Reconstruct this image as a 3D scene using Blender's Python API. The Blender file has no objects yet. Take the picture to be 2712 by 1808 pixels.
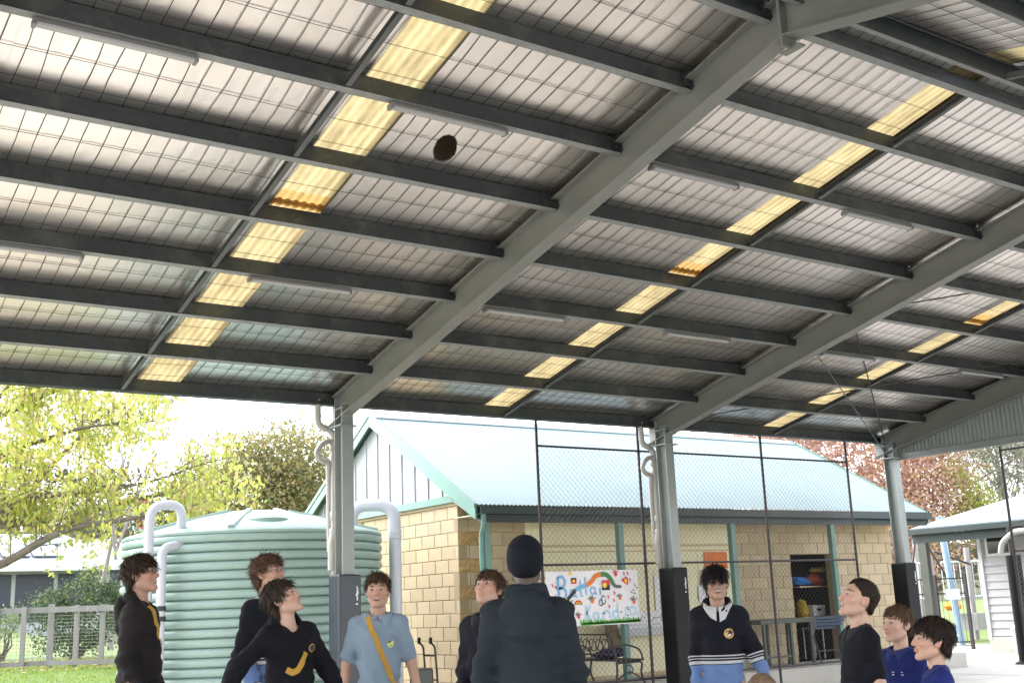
import bpy, bmesh, math, random
import numpy as np
from mathutils import Vector, Matrix
rnd = random.Random(7)
rs = np.random.RandomState(7)
R = math.radians
scene = bpy.context.scene
col = scene.collection

# ------------------------------------------------------------------ camera, sky, sun, exposure
cam_d = bpy.data.cameras.new('camera'); cam = bpy.data.objects.new('camera', cam_d); col.objects.link(cam)
cam_d.sensor_width = 36.0; cam_d.lens = 40.04; cam_d.clip_end = 2000; cam_d.clip_start = 0.05
_r, _u, _w = (0.8279, -0.5594, -0.0396), (-0.0939, -0.2079, 0.9736), (0.5529, 0.8024, 0.2247)
cam.matrix_world = Matrix(((_r[0], _u[0], -_w[0], 0), (_r[1], _u[1], -_w[1], 0), (_r[2], _u[2], -_w[2], 1.5), (0, 0, 0, 1)))
scene.camera = cam
SUN_EL, SUN_AZ = 38, -28      # azimuth measured from +Y towards +X
world = bpy.data.worlds.new('World'); scene.world = world; world.use_nodes = True
wn = world.node_tree; wn.nodes.clear()
sky = wn.nodes.new('ShaderNodeTexSky'); sky.sky_type = 'NISHITA'; sky.sun_disc = False
sky.sun_elevation = R(SUN_EL); sky.sun_rotation = R(SUN_AZ); sky.air_density = 1.0; sky.dust_density = 1.0; sky.ozone_density = 1.0
hs = wn.nodes.new('ShaderNodeHueSaturation'); hs.inputs['Saturation'].default_value = 0.22; hs.inputs['Value'].default_value = 1.0
bg = wn.nodes.new('ShaderNodeBackground'); bg.inputs['Strength'].default_value = 0.15
wo = wn.nodes.new('ShaderNodeOutputWorld')
wn.links.new(sky.outputs[0], hs.inputs['Color']); wn.links.new(hs.outputs[0], bg.inputs[0]); wn.links.new(bg.outputs[0], wo.inputs[0])
sun_d = bpy.data.lights.new('sun', 'SUN'); sun_d.energy = 1.0; sun_d.angle = R(30); sun_d.color = (1.0, 0.96, 0.90)
sun = bpy.data.objects.new('sun', sun_d); col.objects.link(sun)
_sd = Vector((math.sin(R(SUN_AZ)) * math.cos(R(SUN_EL)), math.cos(R(SUN_AZ)) * math.cos(R(SUN_EL)), math.sin(R(SUN_EL))))
sun.rotation_euler = _sd.to_track_quat('Z', 'Y').to_euler()
scene.view_settings.view_transform = 'Standard'; scene.view_settings.look = 'None'
scene.view_settings.gamma = 1.0; scene.view_settings.use_curve_mapping = False
scene.view_settings.exposure = 2.68
scene.cycles.use_denoising = True
scene.cycles.max_bounces = 10; scene.cycles.diffuse_bounces = 6; scene.cycles.glossy_bounces = 5; scene.cycles.transmission_bounces = 6
scene.cycles.sample_clamp_indirect = 6.0

# ------------------------------------------------------------------ materials
MATS = {}
def nlink(nt, a, b): nt.links.new(a, b)
def mat(name, color, rough=0.6, metal=0.0, var=0.0, vscale=3.0, bump=0.0, bscale=40.0, spec=0.5, dirt=None, dscale=1.2, damt=0.0, stretch=(1, 1, 1), coat=0.0, attr=None, sheen=0.0, trans=0.0):
    m = bpy.data.materials.new(name); m.use_nodes = True; MATS[name] = m
    nt = m.node_tree; b = nt.nodes['Principled BSDF']
    b.inputs['Roughness'].default_value = rough; b.inputs['Metallic'].default_value = metal
    b.inputs['Specular IOR Level'].default_value = spec
    if coat: b.inputs['Coat Weight'].default_value = coat
    if sheen: b.inputs['Sheen Weight'].default_value = sheen
    tc = nt.nodes.new('ShaderNodeTexCoord'); mp = nt.nodes.new('ShaderNodeMapping'); mp.inputs['Scale'].default_value = stretch
    nlink(nt, tc.outputs['Object'], mp.inputs['Vector'])
    c4 = (*color, 1)
    if attr:
        at = nt.nodes.new('ShaderNodeAttribute'); at.attribute_name = attr; out = at.outputs['Color']
    else:
        rgb = nt.nodes.new('ShaderNodeRGB'); rgb.outputs[0].default_value = c4; out = rgb.outputs[0]
    if var:
        nz = nt.nodes.new('ShaderNodeTexNoise'); nz.inputs['Scale'].default_value = vscale; nz.inputs['Detail'].default_value = 6; nz.inputs['Roughness'].default_value = 0.65
        nlink(nt, mp.outputs[0], nz.inputs['Vector'])
        mr = nt.nodes.new('ShaderNodeMapRange'); mr.inputs[1].default_value = 0.3; mr.inputs[2].default_value = 0.7; mr.inputs[3].default_value = 1 - var; mr.inputs[4].default_value = 1 + var
        nlink(nt, nz.outputs['Fac'], mr.inputs[0])
        mx = nt.nodes.new('ShaderNodeMix'); mx.data_type = 'RGBA'; mx.blend_type = 'MULTIPLY'; mx.inputs[0].default_value = 1
        nlink(nt, out, mx.inputs[6]); nlink(nt, mr.outputs[0], mx.inputs[7]); out = mx.outputs[2]
    if dirt:
        nz = nt.nodes.new('ShaderNodeTexNoise'); nz.inputs['Scale'].default_value = dscale; nz.inputs['Detail'].default_value = 8; nz.inputs['Roughness'].default_value = 0.7
        nlink(nt, mp.outputs[0], nz.inputs['Vector'])
        mr = nt.nodes.new('ShaderNodeMapRange'); mr.inputs[1].default_value = 0.5; mr.inputs[2].default_value = 0.78; mr.inputs[3].default_value = 0; mr.inputs[4].default_value = damt
        nlink(nt, nz.outputs['Fac'], mr.inputs[0])
        mx = nt.nodes.new('ShaderNodeMix'); mx.data_type = 'RGBA'
        nlink(nt, mr.outputs[0], mx.inputs[0]); nlink(nt, out, mx.inputs[6]); mx.inputs[7].default_value = (*dirt, 1); out = mx.outputs[2]
    nlink(nt, out, b.inputs['Base Color'])
    if bump:
        nz = nt.nodes.new('ShaderNodeTexNoise'); nz.inputs['Scale'].default_value = bscale; nz.inputs['Detail'].default_value = 4
        nlink(nt, mp.outputs[0], nz.inputs['Vector'])
        bp = nt.nodes.new('ShaderNodeBump'); bp.inputs['Strength'].default_value = bump; bp.inputs['Distance'].default_value = 0.01
        nlink(nt, nz.outputs['Fac'], bp.inputs['Height']); nlink(nt, bp.outputs[0], b.inputs['Normal'])
    if trans:
        tr = nt.nodes.new('ShaderNodeBsdfTranslucent'); nlink(nt, out, tr.inputs['Color'])
        ms = nt.nodes.new('ShaderNodeMixShader'); ms.inputs[0].default_value = trans
        o = nt.nodes['Material Output']; nlink(nt, b.outputs[0], ms.inputs[1]); nlink(nt, tr.outputs[0], ms.inputs[2]); nlink(nt, ms.outputs[0], o.inputs[0])
    return m
mat('concrete', (0.60, 0.575, 0.53), 0.75, var=0.12, vscale=1.5, bump=0.25, bscale=60, dirt=(0.30, 0.28, 0.25), dscale=0.6, damt=0.5)
mat('paving', (0.42, 0.40, 0.37), 0.85, var=0.15, vscale=2, bump=0.3, bscale=50, dirt=(0.25, 0.23, 0.2), dscale=0.5, damt=0.5)
mat('grass_ground', (0.11, 0.165, 0.035), 0.9, var=0.35, vscale=0.9, dirt=(0.28, 0.24, 0.09), dscale=0.35, damt=0.7, bump=0.5, bscale=25)
mat('foil', (0.775, 0.73, 0.70), 0.315, 1.0, var=0.08, vscale=1.3, bump=0.28, bscale=11, stretch=(1.0, 0.55, 1.0), dirt=(0.60, 0.53, 0.45), dscale=1.6, damt=0.35)
mat('galv_shaded', (0.055, 0.064, 0.068), 0.5, 0.5, var=0.18, vscale=14, bump=0.1, bscale=30, dirt=(0.22, 0.22, 0.20), dscale=2.2, damt=0.5)  # purlin steel with the shade on its inward web put into the colour
mat('galv_flange', (0.25, 0.26, 0.255), 0.55, 0.3, var=0.15, vscale=14, dirt=(0.25, 0.24, 0.21), dscale=2.5, damt=0.45)  # same steel paler, floor light on purlin flanges in the colour; also outdoor fittings
mat('rafter_paint', (0.175, 0.18, 0.165), 0.45, 0.0, var=0.08, vscale=2.2, bump=0.06, bscale=120, dirt=(0.19, 0.18, 0.14), dscale=1.6, damt=0.35)
mat('post_paint', (0.25, 0.275, 0.27), 0.4, 0.1, var=0.08, vscale=2, dirt=(0.22, 0.21, 0.19), dscale=1.8, damt=0.4)
mat('roof_back', (0.55, 0.58, 0.58), 0.4, 0.6)
mat('wire', (0.05, 0.045, 0.04), 0.6, 0.3)
mat('black_steel', (0.035, 0.026, 0.032), 0.45, 0.2, var=0.2, vscale=6)
mat('chain', (0.14, 0.14, 0.14), 0.5, 0.3)
mat('pad_black', (0.005, 0.0055, 0.007), 0.6, var=0.2, vscale=3, bump=0.12, bscale=12, spec=0.25)
mat('pad_blue', (0.022, 0.029, 0.042), 0.36, var=0.2, vscale=3, bump=0.15, bscale=9)
mat('mark_white', (0.6, 0.62, 0.62), 0.6)
mat('pvc', (0.40, 0.385, 0.365), 0.4, var=0.08, vscale=3, dirt=(0.17, 0.13, 0.11), dscale=3.0, damt=0.8, stretch=(1, 1, 0.35))
mat('pvc_clean', (0.52, 0.54, 0.60), 0.3, var=0.03)
mat('diffuser', (0.36, 0.35, 0.35), 0.35)
mat('fitting', (0.20, 0.20, 0.20), 0.5)
mat('tank_green', (0.27, 0.375, 0.345), 0.42, var=0.07, vscale=2.5, dirt=(0.20, 0.27, 0.22), dscale=2.0, damt=0.35, stretch=(1, 1, 0.5))
mat('tank_dark', (0.04, 0.045, 0.05), 0.6)
mat('cb_roof', (0.25, 0.325, 0.345), 0.38, 0.0, var=0.05, vscale=1.2, dirt=(0.19, 0.255, 0.275), dscale=0.7, damt=0.35)
mat('cb_trim', (0.12, 0.24, 0.21), 0.4, var=0.06, vscale=2)
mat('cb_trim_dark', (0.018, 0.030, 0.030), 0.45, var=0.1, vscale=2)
mat('gable_white', (0.42, 0.43, 0.46), 0.55, var=0.03, vscale=1.5, dirt=(0.5, 0.5, 0.5), dscale=2.5, damt=0.25)
mat('batten', (0.34, 0.355, 0.39), 0.55, var=0.04)
mat('mortar', (0.31, 0.24, 0.145), 0.9, bump=0.4, bscale=90)
mat('block_rough', (0.38, 0.25, 0.11), 0.9, var=0.3, vscale=16, bump=1.0, bscale=35)
mat('cream_wall', (0.74, 0.685, 0.47), 0.6, var=0.05, vscale=1.2, dirt=(0.42, 0.35, 0.2), dscale=1.1, damt=0.3)
mat('cream_trim', (0.50, 0.38, 0.22), 0.6, var=0.1)
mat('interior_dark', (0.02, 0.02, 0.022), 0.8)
mat('timber_grey', (0.27, 0.26, 0.262), 0.8, var=0.18, vscale=5, bump=0.3, bscale=40, stretch=(1, 1, 0.3))
mat('weatherboard', (0.36, 0.36, 0.375), 0.5, var=0.06, vscale=2, dirt=(0.4, 0.38, 0.35), dscale=1.5, damt=0.3)
mat('white_paint', (0.55, 0.56, 0.58), 0.45, var=0.03)
mat('house_roof', (0.40, 0.43, 0.47), 0.35, var=0.04)
mat('solar', (0.10, 0.13, 0.22), 0.12, 0.2)
mat('house_dark', (0.035, 0.04, 0.06), 0.4)
mat('red_paint', (0.55, 0.03, 0.03), 0.5)
mat('orange_paint', (0.75, 0.26, 0.02), 0.5)
mat('glass_dark', (0.02, 0.022, 0.025), 0.08)
mat('bark', (0.15, 0.125, 0.10), 0.9, var=0.35, vscale=9, bump=1.0, bscale=22, dirt=(0.24, 0.24, 0.18), dscale=4, damt=0.5)
mat('twig', (0.15, 0.115, 0.10), 0.9, var=0.2)
mat('twig_pale', (0.30, 0.27, 0.27), 0.9, var=0.2)
mat('leaf', (0.1, 0.1, 0.1), 0.55, attr='Col', trans=0.45)
mat('leaf_far', (0.1, 0.1, 0.1), 0.8, attr='Col', trans=0.42)
mat('grass_blade', (0.1, 0.1, 0.1), 0.7, attr='Col', trans=0.35)
mat('navy_print', (.03, .06, .12), .6); mat('post_dark', (.055, .062, .05), .5, var=.15); mat('blue_paint', (.25, .36, .48), .4); mat('blue_slat', (.03, .06, .12), .5, var=.1); mat('yard', (0.44, 0.385, 0.31), 0.9, var=0.2, vscale=2, bump=.4, bscale=60); mat('hill_ground', (0.09, 0.10, 0.05), 0.95, var=0.3, vscale=.05)
mat('polo_blue', (.195, .255, .325), .85); mat('navy_cloth', (.006, .0066, .011), .85); mat('royal_cloth', (.010, .018, .11), .85)
mat('bridging', (0.11, 0.115, 0.115), .5, .4, var=.15, vscale=8)
def skylight_mat():
    m = mat('skylight', (0.27, 0.215, 0.112), 0.45, var=0.34, vscale=3.0, stretch=(3.0, 0.6, 1), dirt=(0.14, 0.105, 0.045), dscale=2.2, damt=0.75, bump=0.3, bscale=30, trans=0.82)
    return m
skylight_mat()
mat('skylight_stain', (0.28, 0.175, 0.06), 0.5, var=0.3, vscale=5.0, stretch=(3.0, 0.6, 1), dirt=(0.26, 0.19, 0.085), dscale=4.0, damt=0.7, trans=0.8)
BLOCKS = []
for i, c in enumerate([(0.445, 0.355, 0.23), (0.475, 0.38, 0.25), (0.415, 0.33, 0.215), (0.455, 0.365, 0.247), (0.43, 0.34, 0.223)]):
    BLOCKS.append(mat('block_%s' % 'abcde'[i], c, 0.85, var=0.07, vscale=7, bump=0.45, bscale=90, dirt=(0.25, 0.18, 0.085), dscale=1.7, damt=0.35))

# ------------------------------------------------------------------ mesh helpers
WL = {}
def wloc(o): return WL.get(o.name, Vector((0, 0, 0)))
def thing(name, label, cat, loc=(0, 0, 0), group=None):
    o = bpy.data.objects.new(name, None); col.objects.link(o); o.location = loc; o.empty_display_size = 0.1
    WL[o.name] = Vector(loc); o['label'] = label; o['category'] = cat
    if group: o['group'] = group
    return o
def tag(o, label=None, cat=None, group=None, kind=None):
    if label: o['label'] = label
    if cat: o['category'] = cat
    if group: o['group'] = group
    if kind: o['kind'] = kind
    return o
def link(name, me, parent=None, loc=None):
    o = bpy.data.objects.new(name, me); col.objects.link(o)
    if parent is not None:
        o.parent = parent; WL[o.name] = wloc(parent)
    if loc is not None:
        o.location = loc; WL[o.name] = wloc(parent) + Vector(loc) if parent is not None else Vector(loc)
    return o
class MB:
    def __init__(s): s.v = []; s.f = []; s.mi = []; s.m = 0
    def add(s, vs, fs):
        n = len(s.v); s.v += [tuple(p) for p in vs]; s.f += [tuple(i + n for i in f) for f in fs]; s.mi += [s.m] * len(fs); return s
    def box(s, c, size, rot=None):
        h = [x / 2 for x in size]; P = []
        for dx in (-1, 1):
            for dy in (-1, 1):
                for dz in (-1, 1):
                    p = Vector((dx * h[0], dy * h[1], dz * h[2]))
                    if rot is not None: p = rot @ p
                    P.append(p + Vector(c))
        return s.add(P, [(0, 1, 3, 2), (4, 6, 7, 5), (0, 4, 5, 1), (2, 3, 7, 6), (0, 2, 6, 4), (1, 5, 7, 3)])
    def bb(s, x0, x1, y0, y1, z0, z1): return s.box(((x0 + x1) / 2, (y0 + y1) / 2, (z0 + z1) / 2), (abs(x1 - x0), abs(y1 - y0), abs(z1 - z0)))
    def bar(s, a, b, w, h=None, up=(0, 0, 1)):
        a = Vector(a); b = Vector(b); h = h or w; d = (b - a); L = d.length; d.normalize()
        u = Vector(up); x = d.cross(u)
        if x.length < 1e-4: x = d.cross(Vector((1, 0, 0)))
        x.normalize(); z = x.cross(d)
        P = []
        for q in (a, b):
            for i, j in ((-1, -1), (1, -1), (1, 1), (-1, 1)): P.append(q + x * (i * w / 2) + z * (j * h / 2))
        return s.add(P, [(0, 1, 2, 3), (7, 6, 5, 4), (0, 4, 5, 1), (1, 5, 6, 2), (2, 6, 7, 3), (3, 7, 4, 0)])
    def prof(s, a, b, pts, up=(0, 0, 1), caps=True):
        """closed 2-D profile (side, up) swept from a to b"""
        a = Vector(a); b = Vector(b); d = (b - a).normalized(); u = Vector(up)
        x = d.cross(u).normalized(); z = x.cross(d); n = len(pts)
        P = [q + x * p[0] + z * p[1] for q in (a, b) for p in pts]
        F = [(i, (i + 1) % n, n + (i + 1) % n, n + i) for i in range(n)]
        if caps: F += [tuple(range(n))[::-1], tuple(range(n, 2 * n))]
        return s.add(P, F)
    def tube(s, path, r, n=8, caps=True):
        path = [Vector(p) for p in path]; m = len(path)
        rr = r if isinstance(r, (list, tuple)) else [r] * m
        P = []; last = None
        for i, p in enumerate(path):
            d = (path[min(i + 1, m - 1)] - path[max(i - 1, 0)]).normalized()
            if last is None:
                x = d.cross(Vector((0, 0, 1)))
                if x.length < 1e-3: x = d.cross(Vector((1, 0, 0)))
            else: x = last - d * last.dot(d)
            x.normalize(); last = x; y = d.cross(x)
            for k in range(n):
                t = 2 * math.pi * k / n; P.append(p + (x * math.cos(t) + y * math.sin(t)) * rr[i])
        F = [(i * n + k, i * n + (k + 1) % n, (i + 1) * n + (k + 1) % n, (i + 1) * n + k) for i in range(m - 1) for k in range(n)]
        if caps: F += [tuple(range(n))[::-1], tuple(range((m - 1) * n, m * n))]
        return s.add(P, F)
    def lathe(s, c, prof, n=32, cap=True):
        P = []; m = len(prof)
        for (r, z) in prof:
            for k in range(n):
                t = 2 * math.pi * k / n; P.append((c[0] + r * math.cos(t), c[1] + r * math.sin(t), c[2] + z))
        F = [(i * n + k, i * n + (k + 1) % n, (i + 1) * n + (k + 1) % n, (i + 1) * n + k) for i in range(m - 1) for k in range(n)]
        if cap: F += [tuple(range(n))[::-1], tuple(range((m - 1) * n, m * n))]
        return s.add(P, F)
    def poly(s, pts, n, t):
        """flat polygon with thickness t along normal n"""
        n = Vector(n).normalized(); k = len(pts); P = [Vector(p) for p in pts] + [Vector(p) + n * t for p in pts]
        return s.add(P, [tuple(range(k))[::-1], tuple(range(k, 2 * k))] + [(i, (i + 1) % k, k + (i + 1) % k, k + i) for i in range(k)])
    def build(s, name, mats, parent=None, smooth=False, bevel=0, loc=None, kind=None):
        L = wloc(parent) if parent is not None else (Vector(loc) if loc is not None else Vector((0, 0, 0)))
        me = bpy.data.meshes.new(name); me.from_pydata([(v[0] - L[0], v[1] - L[1], v[2] - L[2]) for v in s.v], [], s.f)
        for m in (mats if isinstance(mats, (list, tuple)) else [mats]): me.materials.append(MATS[m] if isinstance(m, str) else m)
        if any(s.mi): me.polygons.foreach_set('material_index', s.mi)
        bm = bmesh.new(); bm.from_mesh(me); bmesh.ops.recalc_face_normals(bm, faces=bm.faces); bm.to_mesh(me); bm.free()
        if smooth:
            me.polygons.foreach_set('use_smooth', [True] * len(me.polygons))
            me.set_sharp_from_angle(angle=R(smooth if smooth is not True else 40))
        o = link(name, me, parent)
        if parent is None and loc is not None: o.location = L; WL[o.name] = L
        if bevel:
            b = o.modifiers.new('bevel', 'BEVEL'); b.width = bevel; b.segments = 2; b.limit_method = 'ANGLE'
        if kind: o['kind'] = kind
        return o
def np_mesh(name, V, F, mats, parent=None, cols=None, smooth=False, kind=None, loc=None):
    L = np.array(wloc(parent)) if parent is not None else (np.array(loc) if loc is not None else np.zeros(3))
    V = np.asarray(V, np.float32) - L; F = np.asarray(F, np.int32); k = F.shape[1]
    me = bpy.data.meshes.new(name); me.vertices.add(len(V)); me.vertices.foreach_set('co', V.astype(np.float32).ravel())
    me.loops.add(F.size); me.loops.foreach_set('vertex_index', F.ravel())
    me.polygons.add(len(F)); me.polygons.foreach_set('loop_start', np.arange(0, F.size, k, dtype=np.int32))
    me.update(calc_edges=True); me.validate()
    if cols is not None:
        a = me.color_attributes.new('Col', 'FLOAT_COLOR', 'POINT'); c = np.ones((len(V), 4), np.float32); c[:, :3] = cols; a.data.foreach_set('color', c.ravel())
    for m in (mats if isinstance(mats, (list, tuple)) else [mats]): me.materials.append(MATS[m] if isinstance(m, str) else m)
    if smooth: me.polygons.foreach_set('use_smooth', [True] * len(me.polygons))
    o = link(name, me, parent)
    if parent is None and loc is not None: o.location = loc; WL[o.name] = Vector(loc)
    if kind: o['kind'] = kind
    return o
def share(o, parent, loc=None, name=None, rot=None):
    c = o.copy(); c.name = name or o.name.split('.')[0]; col.objects.link(c); c.parent = parent
    if loc is not None: c.location = loc
    if rot is not None: c.rotation_euler = rot
    return c
def bend(pts, rad=0.06, n=5):
    """round the corners of a polyline"""
    pts = [Vector(p) for p in pts]; out = [pts[0]]
    for i in range(1, len(pts) - 1):
        a, b, c = pts[i - 1], pts[i], pts[i + 1]
        u = (a - b); v = (c - b); r = min(rad, u.length * .49, v.length * .49); u.normalize(); v.normalize()
        p0 = b + u * r; p1 = b + v * r
        for k in range(n + 1):
            t = k / n; out.append(p0 * (1 - t) ** 2 + b * 2 * t * (1 - t) + p1 * t * t)
    return out + [pts[-1]]

# ------------------------------------------------------------------ ground
def sstep(a, b, x):
    t = np.clip((x - a) / (b - a), 0, 1); return t * t * (3 - 2 * t)
def gz(x, y):
    left = 1 - sstep(8.2, 11.0, x)
    return 0.68 * sstep(14.5, 24.0, y) * left + 0.9 * sstep(24, 50, y) * left - 0.02
def build_ground():
    xs = np.concatenate([np.linspace(-400, -30, 12), np.linspace(-25, 40, 66), np.linspace(45, 500, 14)])
    ys = np.concatenate([np.linspace(-200, -20, 8), np.linspace(-15, 70, 86), np.linspace(80, 600, 14)])
    X, Y = np.meshgrid(xs, ys, indexing='ij'); Z = gz(X, Y)
    V = np.stack([X, Y, Z], -1).reshape(-1, 3); ny = len(ys)
    i, j = np.meshgrid(np.arange(len(xs) - 1), np.arange(ny - 1), indexing='ij'); a = (i * ny + j).ravel()
    F = np.stack([a, a + ny, a + ny + 1, a + 1], -1)
    o = np_mesh('ground', V, F, 'grass_ground', smooth=True); tag(o, 'green lawn with fallen yellow leaves around the shelter', kind='structure')
build_ground()
o = MB().bb(-6.5, 19.0, -9.0, 12.93, -0.3, 0.1).build('concrete_floor', 'concrete', bevel=0.01); tag(o, 'pale concrete slab under the shelter roof', kind='structure')
m = MB()
m.bb(9.0, 27.5, 13.32, 15.6, -0.3, 0.012); m.bb(-40, -6.52, -30, 13.30, -0.3, 0.012); m.bb(-6.48, 19.0, -30, -9.02, -0.3, 0.012); m.bb(19.02, 27.5, -4.0, 13.30, -0.3, 0.012); m.bb(19.6, 27.5, 15.62, 21.5, -0.3, 0.006)  # left and rear pieces: unseen paving added to stop green bounce on the foil
o = m.build('path', 'paving'); tag(o, 'pale concrete path between the school buildings, with added unseen paving', kind='structure')
o = MB().bb(-30, 8.98, 13.32, 18.5, -0.3, 0.05).build('yard', 'yard'); tag(o, 'pale concrete yard around the water tank, toned to brighten the foil reflection', kind='structure')  # unseen ground made pale so the lower roof foil reflects brighter
m = MB()
for i, (a, b) in enumerate([((17.0, -8.5), (17.0, 12.6)), ((1.0, 3.1), (17.0, 3.1))]):
    m.bar((a[0], a[1], 0.103), (b[0], b[1], 0.103), 0.05, 0.004)
o = m.build('painted_line', 'mark_white'); tag(o, 'white court line painted on the concrete floor', kind='structure')

# ------------------------------------------------------------------ shelter
SL = R(12.61); CS, SN = math.cos(SL), math.sin(SL)
EY, EZ = 12.54, 3.958          # eave purlin web bottom
RY = 5.05                      # ridge line
TR = (EY - RY) / CS
T = [0, .973, 1.944, 2.89, 3.836, 4.78, 5.737, 6.664, 7.55]
FR = [-4.24, 0.885, 6.012, 11.138, 16.265]
X0, X1 = -4.6, 16.42
def rp(x, t, off=0.0, side=1):
    """point on the far (side=1) or near (side=-1) roof slope, t metres up from the eave, off metres above the purlin bottoms"""
    y = EY - t * CS + off * SN; z = EZ + t * SN + off * CS
    return Vector((x, y if side == 1 else 2 * RY - y, z))
sh = thing('roofed_shelter', 'large open sided steel shelter with foil lined pitched roof over the concrete court', 'shelter', (6, RY, 0))
PD = 0.152
lip = 0.018
for side in (1, -1):
    yd = 1 if side == 1 else -1
    for i, t in enumerate(T):
        for k in range(len(FR) - 1):
            xa, xb = FR[k] + 0.012, FR[k + 1] - 0.012
            if k == 0: xa = X0
            a = rp(xa, t, 0, side); b = rp(xb, t, 0, side)
            n = (rp(0, 0, 1, side) - rp(0, 0, 0, side)).normalized()
            dn = (rp(0, 0, 0, side) - rp(0, 1, 0, side)).normalized()   # down slope
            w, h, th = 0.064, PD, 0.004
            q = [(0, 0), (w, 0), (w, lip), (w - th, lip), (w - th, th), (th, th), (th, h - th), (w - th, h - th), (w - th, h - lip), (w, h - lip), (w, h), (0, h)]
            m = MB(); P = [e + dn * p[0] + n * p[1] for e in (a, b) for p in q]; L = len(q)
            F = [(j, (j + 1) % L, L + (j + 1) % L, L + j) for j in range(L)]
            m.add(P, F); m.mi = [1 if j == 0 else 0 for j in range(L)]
            if i == 0:
                m = MB(); w2 = 0.07
                P = [e + dn * p[0] + n * p[1] for e in (a, b) for p in [(0, 0), (w2, 0), (w2, h), (0, h)]]
                m.add(P, [(0, 1, 5, 4), (1, 2, 6, 5), (2, 3, 7, 6), (3, 0, 4, 7), (0, 3, 2, 1), (4, 5, 6, 7)])
            m.build('eave_beam' if i == 0 else 'purlin', ['galv_shaded', 'galv_flange'] if i else ['rafter_paint' if False else 'galv_shaded'], sh)
# rafters: I sections, bottom flange 0.22 below the purlin bottoms
RB = -0.215
def rafter(x, side, name='rafter'):
    m = MB(); fw, tf, tw = 0.15, 0.012, 0.010; top = 0.10
    def sec(t, cut):
        pts = [(-fw / 2, RB), (fw / 2, RB), (fw / 2, RB + tf), (tw / 2, RB + tf), (tw / 2, top - tf), (fw / 2, top - tf), (fw / 2, top), (-fw / 2, top), (-fw / 2, top - tf), (-tw / 2, top - tf), (-tw / 2, RB + tf), (-fw / 2, RB + tf)]
        out = []
        for p in pts:
            q = rp(x + p[0], t, p[1], side)
            if cut == 'ridge':      # mitre on the ridge plane
                d = (q.y - RY) / CS * (1 if side == 1 else -1); q = rp(x + p[0], t + d, p[1], side)
            if cut == 'eave':
                yb = EY + 0.14; yy = q.y if side == 1 else 2 * RY - q.y; q = rp(x + p[0], t - (yb - yy) / CS, p[1], side)
            out.append(q)
        return out
    A = sec(0, 'eave'); B = sec(TR, 'ridge'); n = len(A)
    m.add(A + B, [(j, (j + 1) % n, n + (j + 1) % n, n + j) for j in range(n)] + [tuple(range(n))[::-1], tuple(range(n, 2 * n))])
    return m.build(name, 'rafter_paint', sh)
for x in FR:
    for side in (1, -1):
        rafter(x, side)
        for t in T:     # bolted cleat beside each purlin end
            m = MB(); c = rp(x, t, 0.055, side)
            for s in (-1, 1):
                q = rp(x + s * 0.055, t + 0.012, 0.075, side); rot = Matrix.Rotation(-SL if side == 1 else SL, 3, 'X')
                m.box(q, (0.10, 0.008, 0.11), rot)
                for dx in (0.02, -0.02):
                    m.box(rp(x + s * 0.06 + dx, t + 0.022, 0.06, side), (0.018, 0.012, 0.018), rot)
            m.build('cleat', 'galv_shaded', sh)
    # apex end plates under the ridge
    m = MB(); zb = EZ + TR * SN + RB * CS - 0.03
    m.bb(x - 0.075, x + 0.075, RY - 0.012, RY + 0.012, zb - 0.06, zb + 0.42)
    m.bb(x + 0.01, x + 0.075, RY - 0.09, RY + 0.09, zb - 0.065, zb - 0.05)
    m.build('apex_plate', 'rafter_paint', sh)
# bridging channels at mid bay, skylights, foil strips
BR = [-1.70, 3.42, 8.47, 13.62]
SKY = [(-1.55, -1.05), (3.58, 4.09), (8.17, 8.63), (13.46, 13.92)]
for side in (1, -1):
    for x in BR:
        for i in range(len(T) - 1):
            a = rp(x, T[i] + 0.012, 0.030, side); b = rp(x, T[i + 1] - 0.07, 0.030, side)
            n = (rp(0, 0, 1, side) - rp(0, 0, 0, side)).normalized()
            m = MB(); m.prof(a, b, [(-.022, -.026), (.022, -.026), (.022, -.022), (-.018, -.022), (-.018, .022), (.022, .022), (.022, .026), (-.022, .026)], up=n)
            m.build('bridging_channel', 'bridging', sh)
def slope_sheet(name, xs, ts, fn, mats, side, smooth=True, kind=None, mfun=None):
    V = [];
    for x in xs:
        for t in ts: V.append(rp(x, t, fn(x, t), side))
    nt = len(ts); m = MB()
    for i in range(len(xs) - 1):
        for j in range(nt - 1): m.f.append((i * nt + j, i * nt + j + 1, (i + 1) * nt + j + 1, (i + 1) * nt + j)); m.mi.append(mfun(ts[j]) if mfun else 0)
    m.v = [tuple(v) for v in V]
    return m.build(name, mats, sh, smooth=smooth, kind=kind)
def foil_off(x, t, ph):
    # sags a little between purlins, fine ripple down the slope
    i = min(range(len(T) - 1), key=lambda k: abs((T[k] + T[k + 1]) / 2 - t)); u = (t - T[i]) / (T[i + 1] - T[i]); u = min(max(u, 0), 1)
    s = math.sin(math.pi * u)
    return PD + 0.006 - 0.011 * s + 0.0008 * s * math.sin(x * 41 + ph + 1.3 * math.sin(t * 5 + ph)) + 0.0007 * s * math.sin(x * 97 + ph * 2 + t * 3) + 0.0007 * math.sin(t * 23 + x * 6)
edges = [X0] + [e for s in SKY for e in s] + [X1]
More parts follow.
